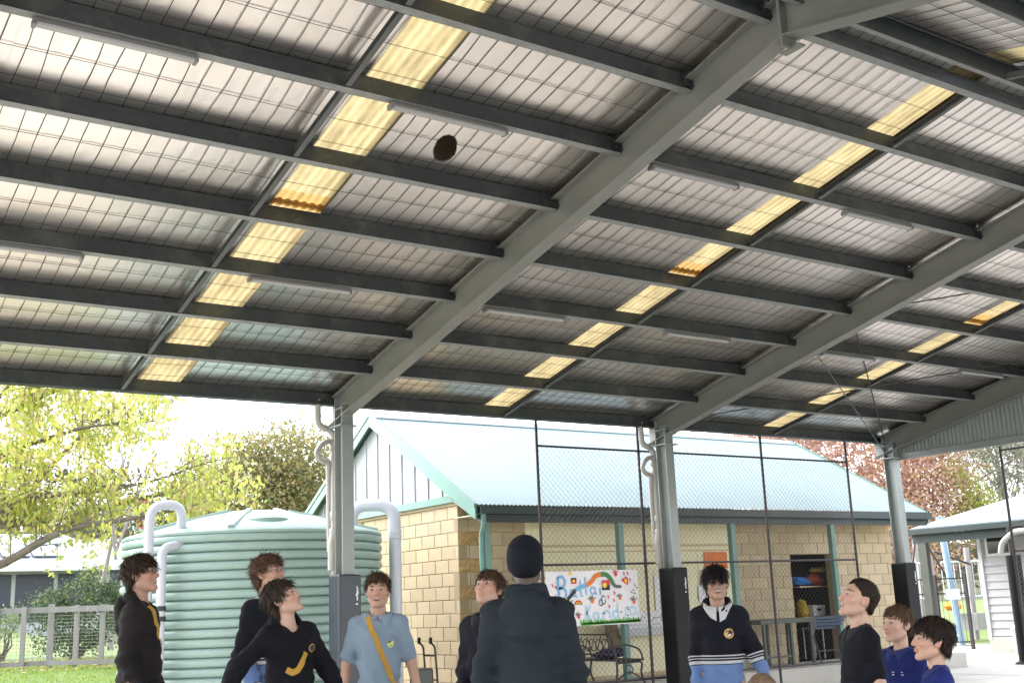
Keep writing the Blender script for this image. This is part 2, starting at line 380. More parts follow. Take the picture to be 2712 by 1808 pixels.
for side in (1, -1):
    for g in range(0, len(edges), 2):
        a, b = edges[g], edges[g + 1]; n = max(1, round((b - a) / 1.15)); w = (b - a) / n
        for k in range(n):
            xa, xb = a + k * w - 0.012, a + (k + 1) * w + 0.012; ph = rnd.uniform(0, 6)
            xs = np.linspace(xa, xb, 33); ts = np.linspace(-0.12, TR, 57)
            lift = 0.004 * (k % 2)
            slope_sheet('insulation_strip', xs, ts, lambda x, t: foil_off(x, t, ph) + lift, 'foil', side, smooth=70)
        # steel sheeting above the foil
        slope_sheet('roof_sheet', np.linspace(a - 0.03, b + 0.03, 2), np.array([-0.25, TR + 0.02]), lambda x, t: PD + 0.07, 'roof_back', side, smooth=False)
    for (a, b) in SKY:
        for (ta, tb, lf) in ((-0.22, 3.93, 0.018), (3.82, TR, 0.036)):
            xs = np.linspace(a - 0.02, b + 0.02, 49); ts = np.linspace(ta, tb, 36)
            slope_sheet('skylight_sheet', xs, ts, lambda x, t: PD + lf + 0.010 + 0.009 * math.cos((x - a) * 2 * math.pi / 0.076), ['skylight', 'skylight_stain'], side, smooth=60,
                        mfun=(lambda t: 1 if 3.8 < t < 4.02 else 0))
    # safety mesh under the foil
    m = MB(); nx = int((X1 - X0) / 0.15)
    for i in range(nx):
        x = X0 + 0.07 + i * 0.15
        if any(a + 0.0 < x < b - 0.0 for a, b in SKY): continue
        pts = []; ph = rnd.uniform(0, 6)
        for t in np.arange(-0.1, TR, 0.235):
            i2 = min(range(len(T) - 1), key=lambda k: abs((T[k] + T[k + 1]) / 2 - t)); u = min(max((t - T[i2]) / (T[i2 + 1] - T[i2]), 0), 1)
            pts.append(rp(x + 0.010 * math.sin(t * 2.2 + ph) + 0.005 * math.sin(t * 7 + ph), t, PD + 0.001 - 0.012 * math.sin(math.pi * u), side))
        m.tube(pts, 0.0031, 3, caps=False)
    t = 0.16
    while t < TR:
        if min(abs(t - q) for q in T) > 0.05:
            pts = []
            for x in np.arange(X0, X1 + 0.01, 0.45):
                i2 = min(range(len(T) - 1), key=lambda k: abs((T[k] + T[k + 1]) / 2 - t)); u = min(max((t - T[i2]) / (T[i2 + 1] - T[i2]), 0), 1)
                pts.append(rp(x, t + 0.010 * math.sin(x * 1.7 + t), PD - 0.003 - 0.012 * math.sin(math.pi * u), side))
            m.tube(pts, 0.0031, 3, caps=False)
        t += 0.315
    m.build('safety_mesh', 'wire', sh, kind='stuff')
# ridge capping
m = MB()
m.poly([rp(X0, TR - .25, PD + .08), rp(X1, TR - .25, PD + .08), rp(X1, TR, PD + .10), rp(X0, TR, PD + .10)], (0, 0, 1), .004)
m.poly([rp(X0, TR - .25, PD + .08, -1), rp(X1, TR - .25, PD + .08, -1), rp(X1, TR, PD + .10, -1), rp(X0, TR, PD + .10, -1)], (0, 0, 1), .004)
m.build('ridge_capping', 'roof_back', sh)
# columns
for x in FR:
    for side in (1, -1):
        m = MB(); yc = EY - 0.17 if side == 1 else 2 * RY - EY + 0.17
        ztop = EZ - 0.06; hd = 0.105; w = 0.15
        for s in (-1, 1): m.bb(x - w / 2, x + w / 2, yc + s * hd - s * 0.012, yc + s * hd, 0, ztop + (0.13 if s * side > 0 else 0.02))
        m.bb(x - 0.006, x + 0.006, yc - hd + 0.0125, yc + hd - 0.0125, 0, ztop + 0.06)
        m.bb(x - 0.12, x + 0.12, yc - 0.16, yc + 0.16, ztop - 0.24, ztop - 0.225)
        m.bb(x - w / 2 - 0.002, x + w / 2 + 0.002, yc - hd - .03, yc + hd + 0.012, ztop - 0.022, ztop - 0.008)
        m.build('column', 'post_paint', sh)
# bracing rods in the end bay, knee cable to the corner column
m = MB()
m.tube([rp(FR[3] + .1, 0.15, 0.02), rp(FR[4] - .1, 3.75, 0.02)], 0.009, 6); m.build('brace_rod', 'wire', sh)
m = MB(); m.tube([rp(FR[3] + .1, 3.75, 0.0), rp(FR[4] - .1, 0.15, 0.0)], 0.009, 6); m.build('brace_rod', 'wire', sh)
m = MB(); m.tube([rp(FR[3] + .1, 3.9, 0.02), rp(FR[4] - .1, 7.4, 0.02)], 0.009, 6); m.build('brace_rod', 'wire', sh)
m = MB(); m.tube([rp(FR[3] + .05, 3.12, RB), (FR[4] - .02, EY - .12, 3.70)], 0.008, 8); m.build('tie_rod', 'bridging', sh)
# gable end cladding beyond the last frame
m = MB(); gx = FR[4] + 0.12; zb = 3.70; per = 0.076; y = EY - 0.1; ys = np.arange(2 * RY - EY + 0.1, EY - 0.1, per / 6)
def gtop(y): return EZ + ((EY - (y if y > RY else 2 * RY - y)) / CS) * SN + PD + .03
P = []
for y in ys:
    dx = 0.009 * math.cos(2 * math.pi * y / per); P += [(gx + dx, y, zb), (gx + dx, y, gtop(y))]
m.add(P, [(2 * i, 2 * i + 1, 2 * i + 3, 2 * i + 2) for i in range(len(ys) - 1)])
m.build('gable_cladding', 'post_paint', sh, smooth=60)
m = MB(); m.bb(gx - 0.03, gx + 0.03, 2 * RY - EY, EY - 0.1, zb - 0.07, zb + 0.0); m.bb(gx - 0.045, gx - 0.0305, 2 * RY - EY, EY - 0.1, zb - 0.02, zb + 0.03)
m.build('gable_girt', 'post_paint', sh)
# gutter outside the eave
m = MB(); gy = EY + 0.19
m.prof((X0, gy, 4.0), (X1, gy, 4.0), [(-.06, 0), (.06, 0), (.06, .11), (.052, .11), (.052, .008), (-.052, .008), (-.052, .09), (-.06, .09)])
m.build('gutter', 'pvc', sh)

# fluorescent battens under two purlin rows
LIGHTS = [(1.28, 6), (3.80, 6), (6.37, 6), (8.90, 6), (1.25, 3), (3.79, 3), (6.40, 3), (8.93, 3), (11.66, 3), (14.63, 3)]
ROWN = {6: 'upper', 3: 'lower'}
LLAB = {(1.28, 6): 'white light batten at the top left corner of the ceiling', (3.80, 6): 'white light batten crossing the yellow skylight above the flying ball',
        (6.37, 6): 'white light batten on the upper row just right of the long green rafter', (8.90, 6): 'white light batten on the upper row right of the middle skylight strip',
        (1.25, 3): 'white light batten on the lower row cut by the left picture edge', (3.79, 3): 'white light batten on the lower row crossing the left skylight strip',
        (6.40, 3): 'white light batten on the lower row just right of the long green rafter', (8.93, 3): 'white light batten on the lower row right of the middle skylight strip',
        (11.66, 3): 'white light batten on the lower row just behind the second rafter', (14.63, 3): 'white light batten on the lower row nearest the corrugated gable end'}
for (x, ip) in LIGHTS:
    t = T[ip] - 0.05; p = rp(x, t, 0); L = 1.03
    lt = thing('light_batten', LLAB[(x, ip)], 'light fitting', p, 'fluorescent battens under the roof')
    m = MB(); m.bb(x, x + L, p.y - 0.025, p.y + 0.025, p.z - 0.022, p.z - 0.002); m.build('housing', 'fitting', lt)
    m = MB(); m.prof((x + .006, p.y, p.z - 0.036), (x + L - .006, p.y, p.z - 0.036), [(0.036 * math.cos(a), 0.018 * math.sin(a)) for a in np.linspace(0, 2 * math.pi, 17)[:-1]]); m.build('diffuser', 'diffuser', lt, smooth=50)
    for s in (0, L): m = MB(); m.bb(x + s - .012, x + s + .012, p.y - 0.036, p.y + 0.036, p.z - 0.055, p.z - 0.014); m.build('end_cap', 'fitting', lt)

# padded covers on the columns
PADL = {1: 'black padded column cover outside the left edge of the picture', 2: 'slate blue padded column cover in front of the green water tank', 3: 'black padded column cover beside the painted banner', 4: 'black padded column cover at the playground corner'}
for k, x in enumerate(FR):
    if k == 0: continue
    pw, py = (0.29, 0.29)
    pd = thing('column_pad', PADL[k], 'column pad', (x + 0.0, EY - .17, 0), 'padded column covers')
    m = MB(); m.bb(x - pw / 2, x + pw / 2, EY - .17 - py / 2, EY - .17 + py / 2, 0.105, 1.92); m.build('cover', 'pad_blue' if k == 2 else 'pad_black', pd, bevel=0.02)
    m = MB()
    for z in (1.05,): m.bb(x - pw / 2 - .004, x + pw / 2 + .004, EY - .17 - py / 2 - .004, EY - .17 + py / 2 + .004, z, z + 0.003)
    m.build('seam', 'pad_black', pd)
    m = MB(); xx = x + pw / 2 - .06; yy = EY - .17 - py / 2 - 0.003
    for j, (dx, dz, w, h) in enumerate([(0, 0, .016, .16), (-.012, .05, .014, .03), (.012, .075, .012, .03), (-.006, -.05, .026, .018), (.006, .12, .02, .02)]): m.bb(xx + dx - w / 2, xx + dx + w / 2, yy - .002, yy, 1.62 + dz, 1.62 + dz + h)
    m.build('printed_mark', 'mark_white', pd)

# downpipes
DPL = {2: 'stained white downpipe with a swan neck on the column by the tank', 3: 'stained white downpipe with a swan neck on the column by the banner'}
for k in (2, 3):
    x = FR[k] - 0.03; y = EY + .05
    dp = thing('downpipe', DPL[k], 'pipe', (x, y, 0), 'downpipes on the shelter columns')
    m = MB(); m.tube(bend([(x - .21, y, 4.02), (x - .21, y, 3.70), (x, y, 3.64), (x, y, 1.2)], 0.09), 0.041, 14); m.build('main_pipe', 'pvc', dp, smooth=50)
    m = MB(); m.tube(bend([(x, y, 3.52), (x - .14, y, 3.50), (x - .24, y, 3.36), (x - .17, y, 3.27), (x - .06, y + .02, 3.27), (x - .045, y + .05, 3.0), (x - .03, y + .06, 2.2)], 0.08), 0.034, 14); m.build('overflow_pipe', 'pvc', dp, smooth=50)
    for (z, r) in ((3.44, .051), (3.30, .051), (2.42, .056), (2.05, .056), (2.62, .05)): m = MB(); m.lathe((x, y, z), [(r - .004, -.05), (r, -.045), (r, .045), (r - .004, .05)], 14); m.build('collar', 'pvc', dp, smooth=40)
    m = MB(); m.tube(bend([(x, y, 2.42), (x - .025, y, 2.3), (x - .03, y, 1.98)], .05), 0.052, 14); m.build('sleeve', 'pvc', dp, smooth=50)

# chain wire fence along the eave, and along the gable end
def chain(a, b, z0, z1, fence, step=0.085, wr=0.0022):
    a = Vector(a); b = Vector(b); L = (b - a).length; d = (b - a).normalized(); H = z1 - z0; m = MB(); nn = d.cross(Vector((0, 0, 1)))
    s = -H
    while s < L:
        for sg in (1, -1):
            u0, u1 = max(0, s), min(L, s + H)
            if u1 > u0:
                za, zb = u0 - s, u1 - s
                if sg < 0: za, zb = H - za, H - zb
                m.tube([a + d * u0 + Vector((0, 0, z0 + za)) + nn * 0.002 * sg, a + d * u1 + Vector((0, 0, z0 + zb)) + nn * 0.002 * sg], wr, 3, caps=False)
        s += step
    return m.build('chain_mesh', 'chain', fence, kind='stuff')
FX = [9.065, 10.885, 13.43, 15.455]; FY = 12.66
fe = thing('chain_fence', 'tall black framed chain wire fence between the shelter columns', 'fence', (12, FY, 0))
for x in FX: m = MB(); m.tube([(x, FY, 0), (x, FY, 3.97)], 0.021, 10); m.build('fence_post', 'black_steel', fe, smooth=50)
for z in (3.61, 2.0, 0.42):
    for i in range(3): m = MB(); m.tube([(FX[i] + .021, FY, z), (FX[i + 1] - .021, FY, z)], 0.016, 8); m.build('fence_rail', 'black_steel', fe, smooth=50)
chain((FX[0], FY - .012, 0), (FX[3], FY - .012, 0), 0.42, 3.6, fe)
fe2 = thing('chain_fence', 'chain wire fence running along the gable end at the right', 'fence', (16.45, 8, 0))
GY = [10.45, 7.9, 5.2, 2.5]
for y in GY: m = MB(); m.tube([(16.45, y, 0), (16.45, y, 3.62)], 0.022, 10); m.build('fence_post', 'black_steel', fe2, smooth=50)
for z in (3.56, 2.0, 0.42):
    for i in range(3): m = MB(); m.tube([(16.45, GY[i] - .022, z), (16.45, GY[i + 1] + .022, z)], 0.016, 8); m.build('fence_rail', 'black_steel', fe2, smooth=50)
chain((16.44, GY[3], 0), (16.44, GY[0], 0), 0.42, 2.5, fe2, step=0.075)

# ------------------------------------------------------------------ block building with pale green roof
BX0, BX1 = 9.10, 19.20; WYF = 14.85; WYB = 19.95; GXL, GXR = 8.93, 19.45; GUY = 14.10; RGY = 17.40; RGZ = 4.78; GUZ = 2.92
bd = thing('block_building', 'cream block school building with pale green metal roof and white gable', 'building', (14, 17, 0))
BW, BH, BT = 0.39, 0.19, 0.10
def bm_block(rough=False, sx=BW, sz=BH):
    m = MB()
    if not rough: m.bb(-sx / 2, sx / 2, 0, BT, 0, sz); me_o = m.build('block', BLOCKS[0], None, bevel=0)
    return me_o
def rough_block_mesh(sx, sz, seed):
    rr = random.Random(seed); nx, nz = 10, 6; P = []; F = []
    for i in range(nx + 1):
        for j in range(nz + 1):
            e = min(i, nx - i, j, nz - j); d = 0 if e == 0 else -rr.uniform(0.006, 0.030) * (1 if e > 1 else .8)
            P.append((-sx / 2 + sx * i / nx, d, sz * j / nz))
    for i in range(nx):
        for j in range(nz): a = i * (nz + 1) + j; F.append((a, a + nz + 1, a + nz + 2, a + 1))
    b = len(P); P += [(-sx / 2, BT, 0), (sx / 2, BT, 0), (sx / 2, BT, sz), (-sx / 2, BT, sz)]
    c = [0, nx * (nz + 1), nx * (nz + 1) + nz, nz]
    F += [(c[0], c[1], b + 1, b), (c[1], c[2], b + 2, b + 1), (c[2], c[3], b + 3, b + 2), (c[3], c[0], b, b + 3), (b, b + 1, b + 2, b + 3)]
    me = bpy.data.meshes.new('block_rough'); me.from_pydata(P, [], F); me.materials.append(MATS['block_rough']); return me
_bcache = {}
def block_mesh(sx, sz, mi):
    k = (round(sx, 3), round(sz, 3), mi)
    if k not in _bcache:
        e = 0.006; P = [(-sx / 2 + e, 0, e), (sx / 2 - e, 0, e), (sx / 2 - e, 0, sz - e), (-sx / 2 + e, 0, sz - e), (-sx / 2, e * .7, 0), (sx / 2, e * .7, 0), (sx / 2, e * .7, sz), (-sx / 2, e * .7, sz), (-sx / 2, BT, 0), (sx / 2, BT, 0), (sx / 2, BT, sz), (-sx / 2, BT, sz)]
        F = [(0, 1, 2, 3), (0, 4, 5, 1), (1, 5, 6, 2), (2, 6, 7, 3), (3, 7, 4, 0), (4, 8, 9, 5), (5, 9, 10, 6), (6, 10, 11, 7), (7, 11, 8, 4), (8, 11, 10, 9)]
        me = bpy.data.meshes.new('block'); me.from_pydata(P, [], F); me.materials.append(BLOCKS[mi]); _bcache[k] = me
    return _bcache[k]
ROUGH = [rough_block_mesh(BW, BH, s) for s in (1, 2, 3)] + [rough_block_mesh(BH, BH, s) for s in (4, 5, 6)]
def block_wall(name, origin, direction, length, courses, holes=(), corner=False, z0=0.0, rough_ends=(), keep=None):
    """courses of blocks along `direction` from origin; outward normal is direction x up reversed"""
    d = Vector((direction[0], direction[1], 0)).normalized(); n = Vector((d.y, -d.x, 0))      # blocks' y=0 face looks along n
    ang = math.atan2(d.y, d.x); ox, oy = origin
    m = MB(); a = Vector((ox, oy, 0)) - n * 0.012; c = a + d * length; bq = -n * 0.14
    top = z0 + courses * 0.2
    spans = [(0, length, z0, top)]
    for (ha, hb, hz0, hz1) in holes:
        spans = [(0, ha, z0, top), (hb, length, z0, top), (ha, hb, hz1, top)] + ([(ha, hb, z0, hz0)] if hz0 > z0 else [])
    for (u0, u1, za, zb) in spans:
        p0 = a + d * u0; p1 = a + d * u1
        m.add([p0 + Vector((0, 0, za)), p1 + Vector((0, 0, za)), p1 + Vector((0, 0, zb)), p0 + Vector((0, 0, zb)), p0 + bq + Vector((0, 0, za)), p1 + bq + Vector((0, 0, za)), p1 + bq + Vector((0, 0, zb)), p0 + bq + Vector((0, 0, zb))],
              [(0, 1, 2, 3), (5, 4, 7, 6), (0, 4, 5, 1), (3, 2, 6, 7), (0, 3, 7, 4), (1, 5, 6, 2)])
    w = m.build(name, 'mortar', bd)
    L0 = wloc(w)
    for c_ in range(courses):
        u = -0.2 if c_ % 2 else 0.0; z = z0 + c_ * 0.2 + 0.005
        while u < length - 0.02:
            ua, ub = max(0, u), min(length, u + 0.4); u += 0.4
            if ub - ua < 0.06: continue
            bad = False
            for (ha, hb, hz0, hz1) in holes:
                if ub > ha + .01 and ua < hb - .01 and z + BH > hz0 + .01 and z < hz1 - .01:
                    if ua < ha - 0.06 and ub <= hb: ub = ha
                    elif ub > hb + 0.06 and ua >= ha: ua = hb
                    else: bad = True
            if bad or ub - ua < 0.05: continue
            if keep and not keep((ua + ub) / 2, z): continue
            sx = ub - ua - 0.010
            isr = (ua < 0.01 and 'start' in rough_ends and c_ % 2 == 0) or (ub > length - 0.01 and 'end' in rough_ends)
            if isr and sx > 0.3: me = ROUGH[rnd.randrange(3)]
            elif isr and 0.15 < sx < 0.25: me = ROUGH[3 + rnd.randrange(3)]
            else: me = block_mesh(sx, BH, rnd.randrange(5))
            p = Vector((ox, oy, z)) + d * ((ua + ub) / 2)
            o = link('block', me, w); o.location = p - L0 + n * rnd.uniform(-0.001, 0.0015); o.rotation_euler = (0, 0, ang)
    return w
# end wall (faces -X): runs from the back towards the front corner so that its outside looks along -X
block_wall('end_wall', (BX0, WYB), (0, -1), WYB - WYF, 15, rough_ends=('end',), keep=lambda u, z: u > 1.9)
m = MB(); m.bb(BX0 - 0.002, BX0 + .01, WYB - 1.9, WYB, 0, 3.0); m.build('end_wall_back', BLOCKS[0], bd)
block_wall('front_wall', (BX0, WYF), (1, 0), 1.24, 14, rough_ends=('start',))
block_wall('store_wall', (14.84, WYF), (1, 0), BX1 - 14.84, 14, holes=((1.44, 2.56, 0.0, 2.2),))
m = MB(); m.bb(BX0 + .15, BX1, WYB - .1, WYB, 0, 3.0); m.bb(BX1 - .1, BX1, WYF + .15, WYB - .1, 0, 2.9); m.build('rear_wall', BLOCKS[1], bd)
# storeroom behind the opening
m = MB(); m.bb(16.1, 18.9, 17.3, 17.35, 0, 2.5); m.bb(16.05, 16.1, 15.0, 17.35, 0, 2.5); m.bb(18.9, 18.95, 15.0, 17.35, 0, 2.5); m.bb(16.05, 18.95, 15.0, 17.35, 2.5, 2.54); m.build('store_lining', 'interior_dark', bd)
m = MB()
for z in (1.05, 1.62): m.bb(16.9, 18.85, 15.25, 15.9, z - .02, z)
m.build('store_shelf', 'cream_trim', bd)
# cream sheet wall with cover strips
cw = MB().bb(10.34, 14.84, WYF + .02, WYF + .12, 0, 2.8).build('sheet_wall', 'cream_wall', bd)
m = MB(); m.bb(10.34, 14.84, WYF + .005, WYF + .02, 2.36, 2.40); m.build('cover_strip', 'cream_trim', bd)
m = MB(); m.bb(10.34, 14.84, WYF + .005, WYF + .02, 2.28, 2.30); m.build('cover_strip', 'cream_trim', bd)
for x in (11.55, 12.77, 13.98): m = MB(); m.bb(x - .015, x + .015, WYF + .006, WYF + .02, 0.35, 2.28); m.build('cover_strip', 'cream_wall', bd)
m = MB(); m.bb(10.34, 14.84, WYF + .0, WYF + .02, 0.28, 0.34); m.build('skirting', 'cream_trim', bd)
m = MB()
for (a, b, c, d_) in ((10.5, 11.15, 1.86, 1.90), (11.11, 11.15, 1.2, 1.86), (10.5, 10.54, 1.2, 1.86)): m.bb(a, b, WYF - .002, WYF + .02, c, d_)
m.build('hatch_frame', 'cream_trim', bd)
m = MB(); m.bb(10.46, 12.95, WYF + .004, WYF + .02, 2.42, 2.80); m.build('upper_panel', 'cream_wall', bd)
# roof: two corrugated slopes, ridge cap, barges, gutter, fascia
def corr_slope(name, y0, z0, y1, z1, x0, x1, per=0.076, amp=0.009, matn='cb_roof', parent=None, seg=6):
    xs = np.arange(x0, x1 + 1e-6, per / seg); m = MB(); dy, dz = y1 - y0, z1 - z0; L = math.hypot(dy, dz); ny, nz = -dz / L, dy / L
    if nz < 0: ny, nz = -ny, -nz
    P = []
    for x in xs:
        h = amp * math.cos(2 * math.pi * x / per); P += [(x, y0 + ny * h, z0 + nz * h), (x, y1 + ny * h, z1 + nz * h)]
    m.add(P, [(2 * i, 2 * i + 1, 2 * i + 3, 2 * i + 2) for i in range(len(xs) - 1)])
    return m.build(name, matn, parent, smooth=70)
BKY = 2 * RGY - GUY
corr_slope('roof', GUY - .02, GUZ + .02, RGY, RGZ, GXL, GXR, parent=bd)
corr_slope('roof', BKY, GUZ + .02, RGY, RGZ, GXL, GXR, parent=bd)
m = MB(); m.poly([(GXL, RGY - .17, RGZ - .075), (GXR, RGY - .17, RGZ - .075), (GXR, RGY, RGZ + .03), (GXL, RGY, RGZ + .03)], (0, 0, 1), .006); m.poly([(GXL, RGY + .17, RGZ - .075), (GXR, RGY + .17, RGZ - .075), (GXR, RGY, RGZ + .03), (GXL, RGY, RGZ + .03)], (0, 0, 1), .006); m.build('ridge_cap', 'cb_roof', bd)
rk = (RGZ - GUZ) / (RGY - GUY)
for (x, s) in ((GXL, -1), (GXR, 1)):
    for sd in (-1, 1):
        yb = RGY + sd * (RGY - GUY + .02); zb = GUZ - .01
        m = MB(); xx = x + (0.0 if s < 0 else -.03)
        m.poly([(xx, RGY, RGZ + .035), (xx, yb, zb + .04), (xx, yb, zb - .19), (xx, RGY, RGZ - .20)], (1, 0, 0), .03); m.build('barge_board', 'cb_trim', bd)
        m = MB(); m.poly([(xx - .012, RGY, RGZ + .05), (xx - .012, yb, zb + .055), (xx - .012, yb, zb - .02), (xx - .012, RGY, RGZ - .03)], (1, 0, 0), .009); m.build('barge_cap', 'cb_trim', bd)
# white gable panels with battens
gz0 = 3.16
for (y0, y1) in ((WYF - .04, 2 * RGY - WYF + .04),):
    ys = np.arange(y0, y1, 0.425)
    for i, y in enumerate(ys):
        ya, yb = y, min(y + 0.425, y1)
        top = lambda q: max(gz0 + .001, RGZ - abs(q - RGY) * rk - 0.16)
        pts = [(BX0 - .03, ya, gz0), (BX0 - .03, yb, gz0), (BX0 - .03, yb, top(yb))] + ([(BX0 - .03, RGY, top(RGY))] if ya < RGY < yb else []) + [(BX0 - .03, ya, top(ya))]
        m = MB(); m.poly(pts, (1, 0, 0), .012); m.build('gable_panel', 'gable_white', bd)
        if i: m = MB(); m.bb(BX0 - .052, BX0 - .030, ya - .02, ya + .02, gz0, max(top(ya) - .01, gz0 + .02)); m.build('gable_batten', 'batten', bd)
m = MB(); m.bb(BX0 - .06, BX0 + .02, WYF - .05, 2 * RGY - WYF + .05, gz0 - .11, gz0); m.build('gable_trim', 'cb_trim', bd)
m = MB(); m.bb(BX0 - 0.02, BX0 + .15, WYF - 0.01, WYB, 3.0, gz0 - .11); m.build('wall_plate', BLOCKS[2], bd)
m = MB(); m.poly([(GXL + .03, GUY - .01, GUZ - .2), (GXL + .03, WYF, GUZ + .18), (GXL + .17, WYF, GUZ + .18), (GXL + .17, GUY - .01, GUZ - .2)], (0, 0, 1), .008); m.build('eave_soffit', 'gable_white', bd)
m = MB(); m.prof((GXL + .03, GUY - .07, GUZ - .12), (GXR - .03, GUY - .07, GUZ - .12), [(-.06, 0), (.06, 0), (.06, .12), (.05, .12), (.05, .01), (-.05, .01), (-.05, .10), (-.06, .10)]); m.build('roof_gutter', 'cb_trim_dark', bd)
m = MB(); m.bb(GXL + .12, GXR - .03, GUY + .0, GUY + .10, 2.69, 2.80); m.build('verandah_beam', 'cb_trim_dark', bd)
m = MB(); m.bb(GXL + .12, GXR - .05, GUY + .12, WYF, 2.80, 2.812); m.build('verandah_ceiling', 'cream_wall', bd)
for x in (9.15, 11.66, 14.12, 16.64): m = MB(); m.bb(x - .05, x + .05, GUY + .002, GUY + .098, 0, 2.69); m.build('verandah_post', 'cb_trim', bd, bevel=.006)
m = MB(); m.tube(bend([(9.05, GUY - .05, 2.84), (9.05, GUY - .05, 2.62), (9.07, GUY + .05, 2.5), (9.07, GUY + .05, 0.05)], .06), .04, 10); m.build('roof_downpipe', 'cb_trim', bd, smooth=50)

# ------------------------------------------------------------------ water tank and its pipes
TX, TY, TRD, TH = 5.95, 15.02, 1.69, 2.50
tk = thing('water_tank', 'pale green ribbed round water tank behind the shelter column', 'water tank', (TX, TY, 0))
prof = []; nrib = 22; p = TH / nrib
for i in range(nrib):
    z = i * p
    prof += [(TRD - .030, z), (TRD - .024, z + p * .04), (TRD + .022, z + p * .10), (TRD + .034, z + p * .26), (TRD + .038, z + p * .45), (TRD + .036, z + p * .66), (TRD + .026, z + p * .84), (TRD - .004, z + p * .96)]
prof.append((TRD - .004, TH))
MB().lathe((TX, TY, 0), prof, 96, cap=False).build('tank_wall', 'tank_green', tk, smooth=55)
nseg = 8; m = MB()
pr = [(TRD + .03, TH - .01), (TRD + .035, TH + .02), (TRD + .0, TH + .05), (TRD * .55, TH + .26), (0.42, TH + .36), (.38, TH + .375), (0.001, TH + .38)]
m.lathe((TX, TY, 0), pr, 64, cap=False); m.build('tank_lid', 'tank_green', tk, smooth=35)
for k in range(nseg):
    a = 2 * math.pi * (k + .3) / nseg; m = MB(); c, s = math.cos(a), math.sin(a)
    m.prof((TX + c * .45, TY + s * .45, TH + .36), (TX + c * TRD * .99, TY + s * TRD * .99, TH + .06), [(-.05, -.02), (.05, -.02), (.028, .035), (-.028, .035)]); m.build('lid_rib', 'tank_green', tk)
hx, hy = TX - .25, TY - 1.05
m = MB(); m.lathe((hx, hy, TH + .12), [(.26, 0), (.27, .07), (.23, .10), (.21, .10), (.21, .03)], 28, cap=False); m.build('hatch_rim', 'tank_green', tk, smooth=40)
m = MB(); m.lathe((hx, hy, TH + .13), [(.21, 0), (.20, .055), (.001, .06)], 28, cap=False); m.build('hatch_lid', 'tank_dark', tk, smooth=40)
p1 = thing('tank_pipe', 'thick white pipe arching over the left rim of the tank', 'pipe', (4.2, 14.0, 0), 'white pipes on the water tank')
m = MB(); m.tube(bend([(4.24, 14.12, 0.0), (4.24, 14.12, 2.86), (4.66, 14.18, 2.88), (4.66, 14.2, 2.52)], .2, 8), 0.058, 18); m.build('riser', 'pvc_clean', p1, smooth=50)
for z in (2.2, 1.2): m = MB(); m.lathe((4.24, 14.12, z), [(.058, -.05), (.066, -.045), (.066, .045), (.058, .05)], 18, cap=False); m.build('collar', 'pvc_clean', p1, smooth=40)
p1 = thing('tank_pipe', 'shorter white overflow pipe with an elbow beside the arching one', 'pipe', (4.38, 13.9, 0), 'white pipes on the water tank')
m = MB(); m.tube(bend([(4.36, 13.98, 0.0), (4.36, 13.98, 2.34), (4.62, 14.05, 2.38)], .12, 8), 0.056, 18); m.build('riser', 'pvc_clean', p1, smooth=50)
for z in (2.1, 1.62, 1.5): m = MB(); m.lathe((4.36, 13.98, z), [(.056, -.03), (.066, -.027), (.066, .027), (.056, .03)], 18, cap=False); m.build('clamp', 'pvc_clean' if z > 2 else 'tank_dark', p1, smooth=40)
p1 = thing('tank_pipe', 'thick white pipe arching from the tank lid down beside the block wall', 'pipe', (7.75, 14.2, 0), 'white pipes on the water tank')
m = MB(); m.tube(bend([(7.62, 14.10, 0.0), (7.62, 14.10, 2.92), (7.12, 14.42, 2.92), (7.12, 14.42, 2.5)], .26, 9), 0.085, 20); m.build('riser', 'pvc_clean', p1, smooth=50)
for z in (2.55, 2.48): m = MB(); m.lathe((7.62, 14.10, z), [(.085, -.03), (.092, -.027), (.092, .027), (.085, .03)], 20, cap=False); m.build('collar', 'pvc_clean', p1, smooth=40)

# ------------------------------------------------------------------ vegetation helpers
def leaf_quads(C, size, cols, droop=0.0, aspect=0.5, seed=1, curl=0.0):
    """one rhombus per centre; droop 0 = random, 1 = hanging straight down"""
    r = np.random.RandomState(seed); n = len(C); C = np.asarray(C, float)
    d = r.normal(size=(n, 3)); d /= np.linalg.norm(d, axis=1)[:, None]
    d = d * (1 - droop) + np.array([0, 0, -1.0]) * droop; d /= np.linalg.norm(d, axis=1)[:, None]
    s = r.normal(size=(n, 3)); s -= (s * d).sum(1)[:, None] * d; s /= np.linalg.norm(s, axis=1)[:, None]
    nn = np.cross(d, s)
    L = (size * r.uniform(0.6, 1.25, n))[:, None]; W = L * aspect
    V = np.stack([C, C + d * L * .45 + s * W * .5 + nn * L * .06, C + d * L, C + d * L * .45 - s * W * .5 + nn * L * .06], 1).reshape(-1, 3)
    F = np.arange(4 * n).reshape(n, 4)
    return V, F, np.repeat(np.asarray(cols), 4, 0)
def pick_cols(pal, n, seed, jit=0.15):
    r = np.random.RandomState(seed); pal = np.asarray(pal, float); i = r.randint(0, len(pal), n)
    return np.clip(pal[i] * r.uniform(1 - jit, 1 + jit, (n, 1)), 0, 1)
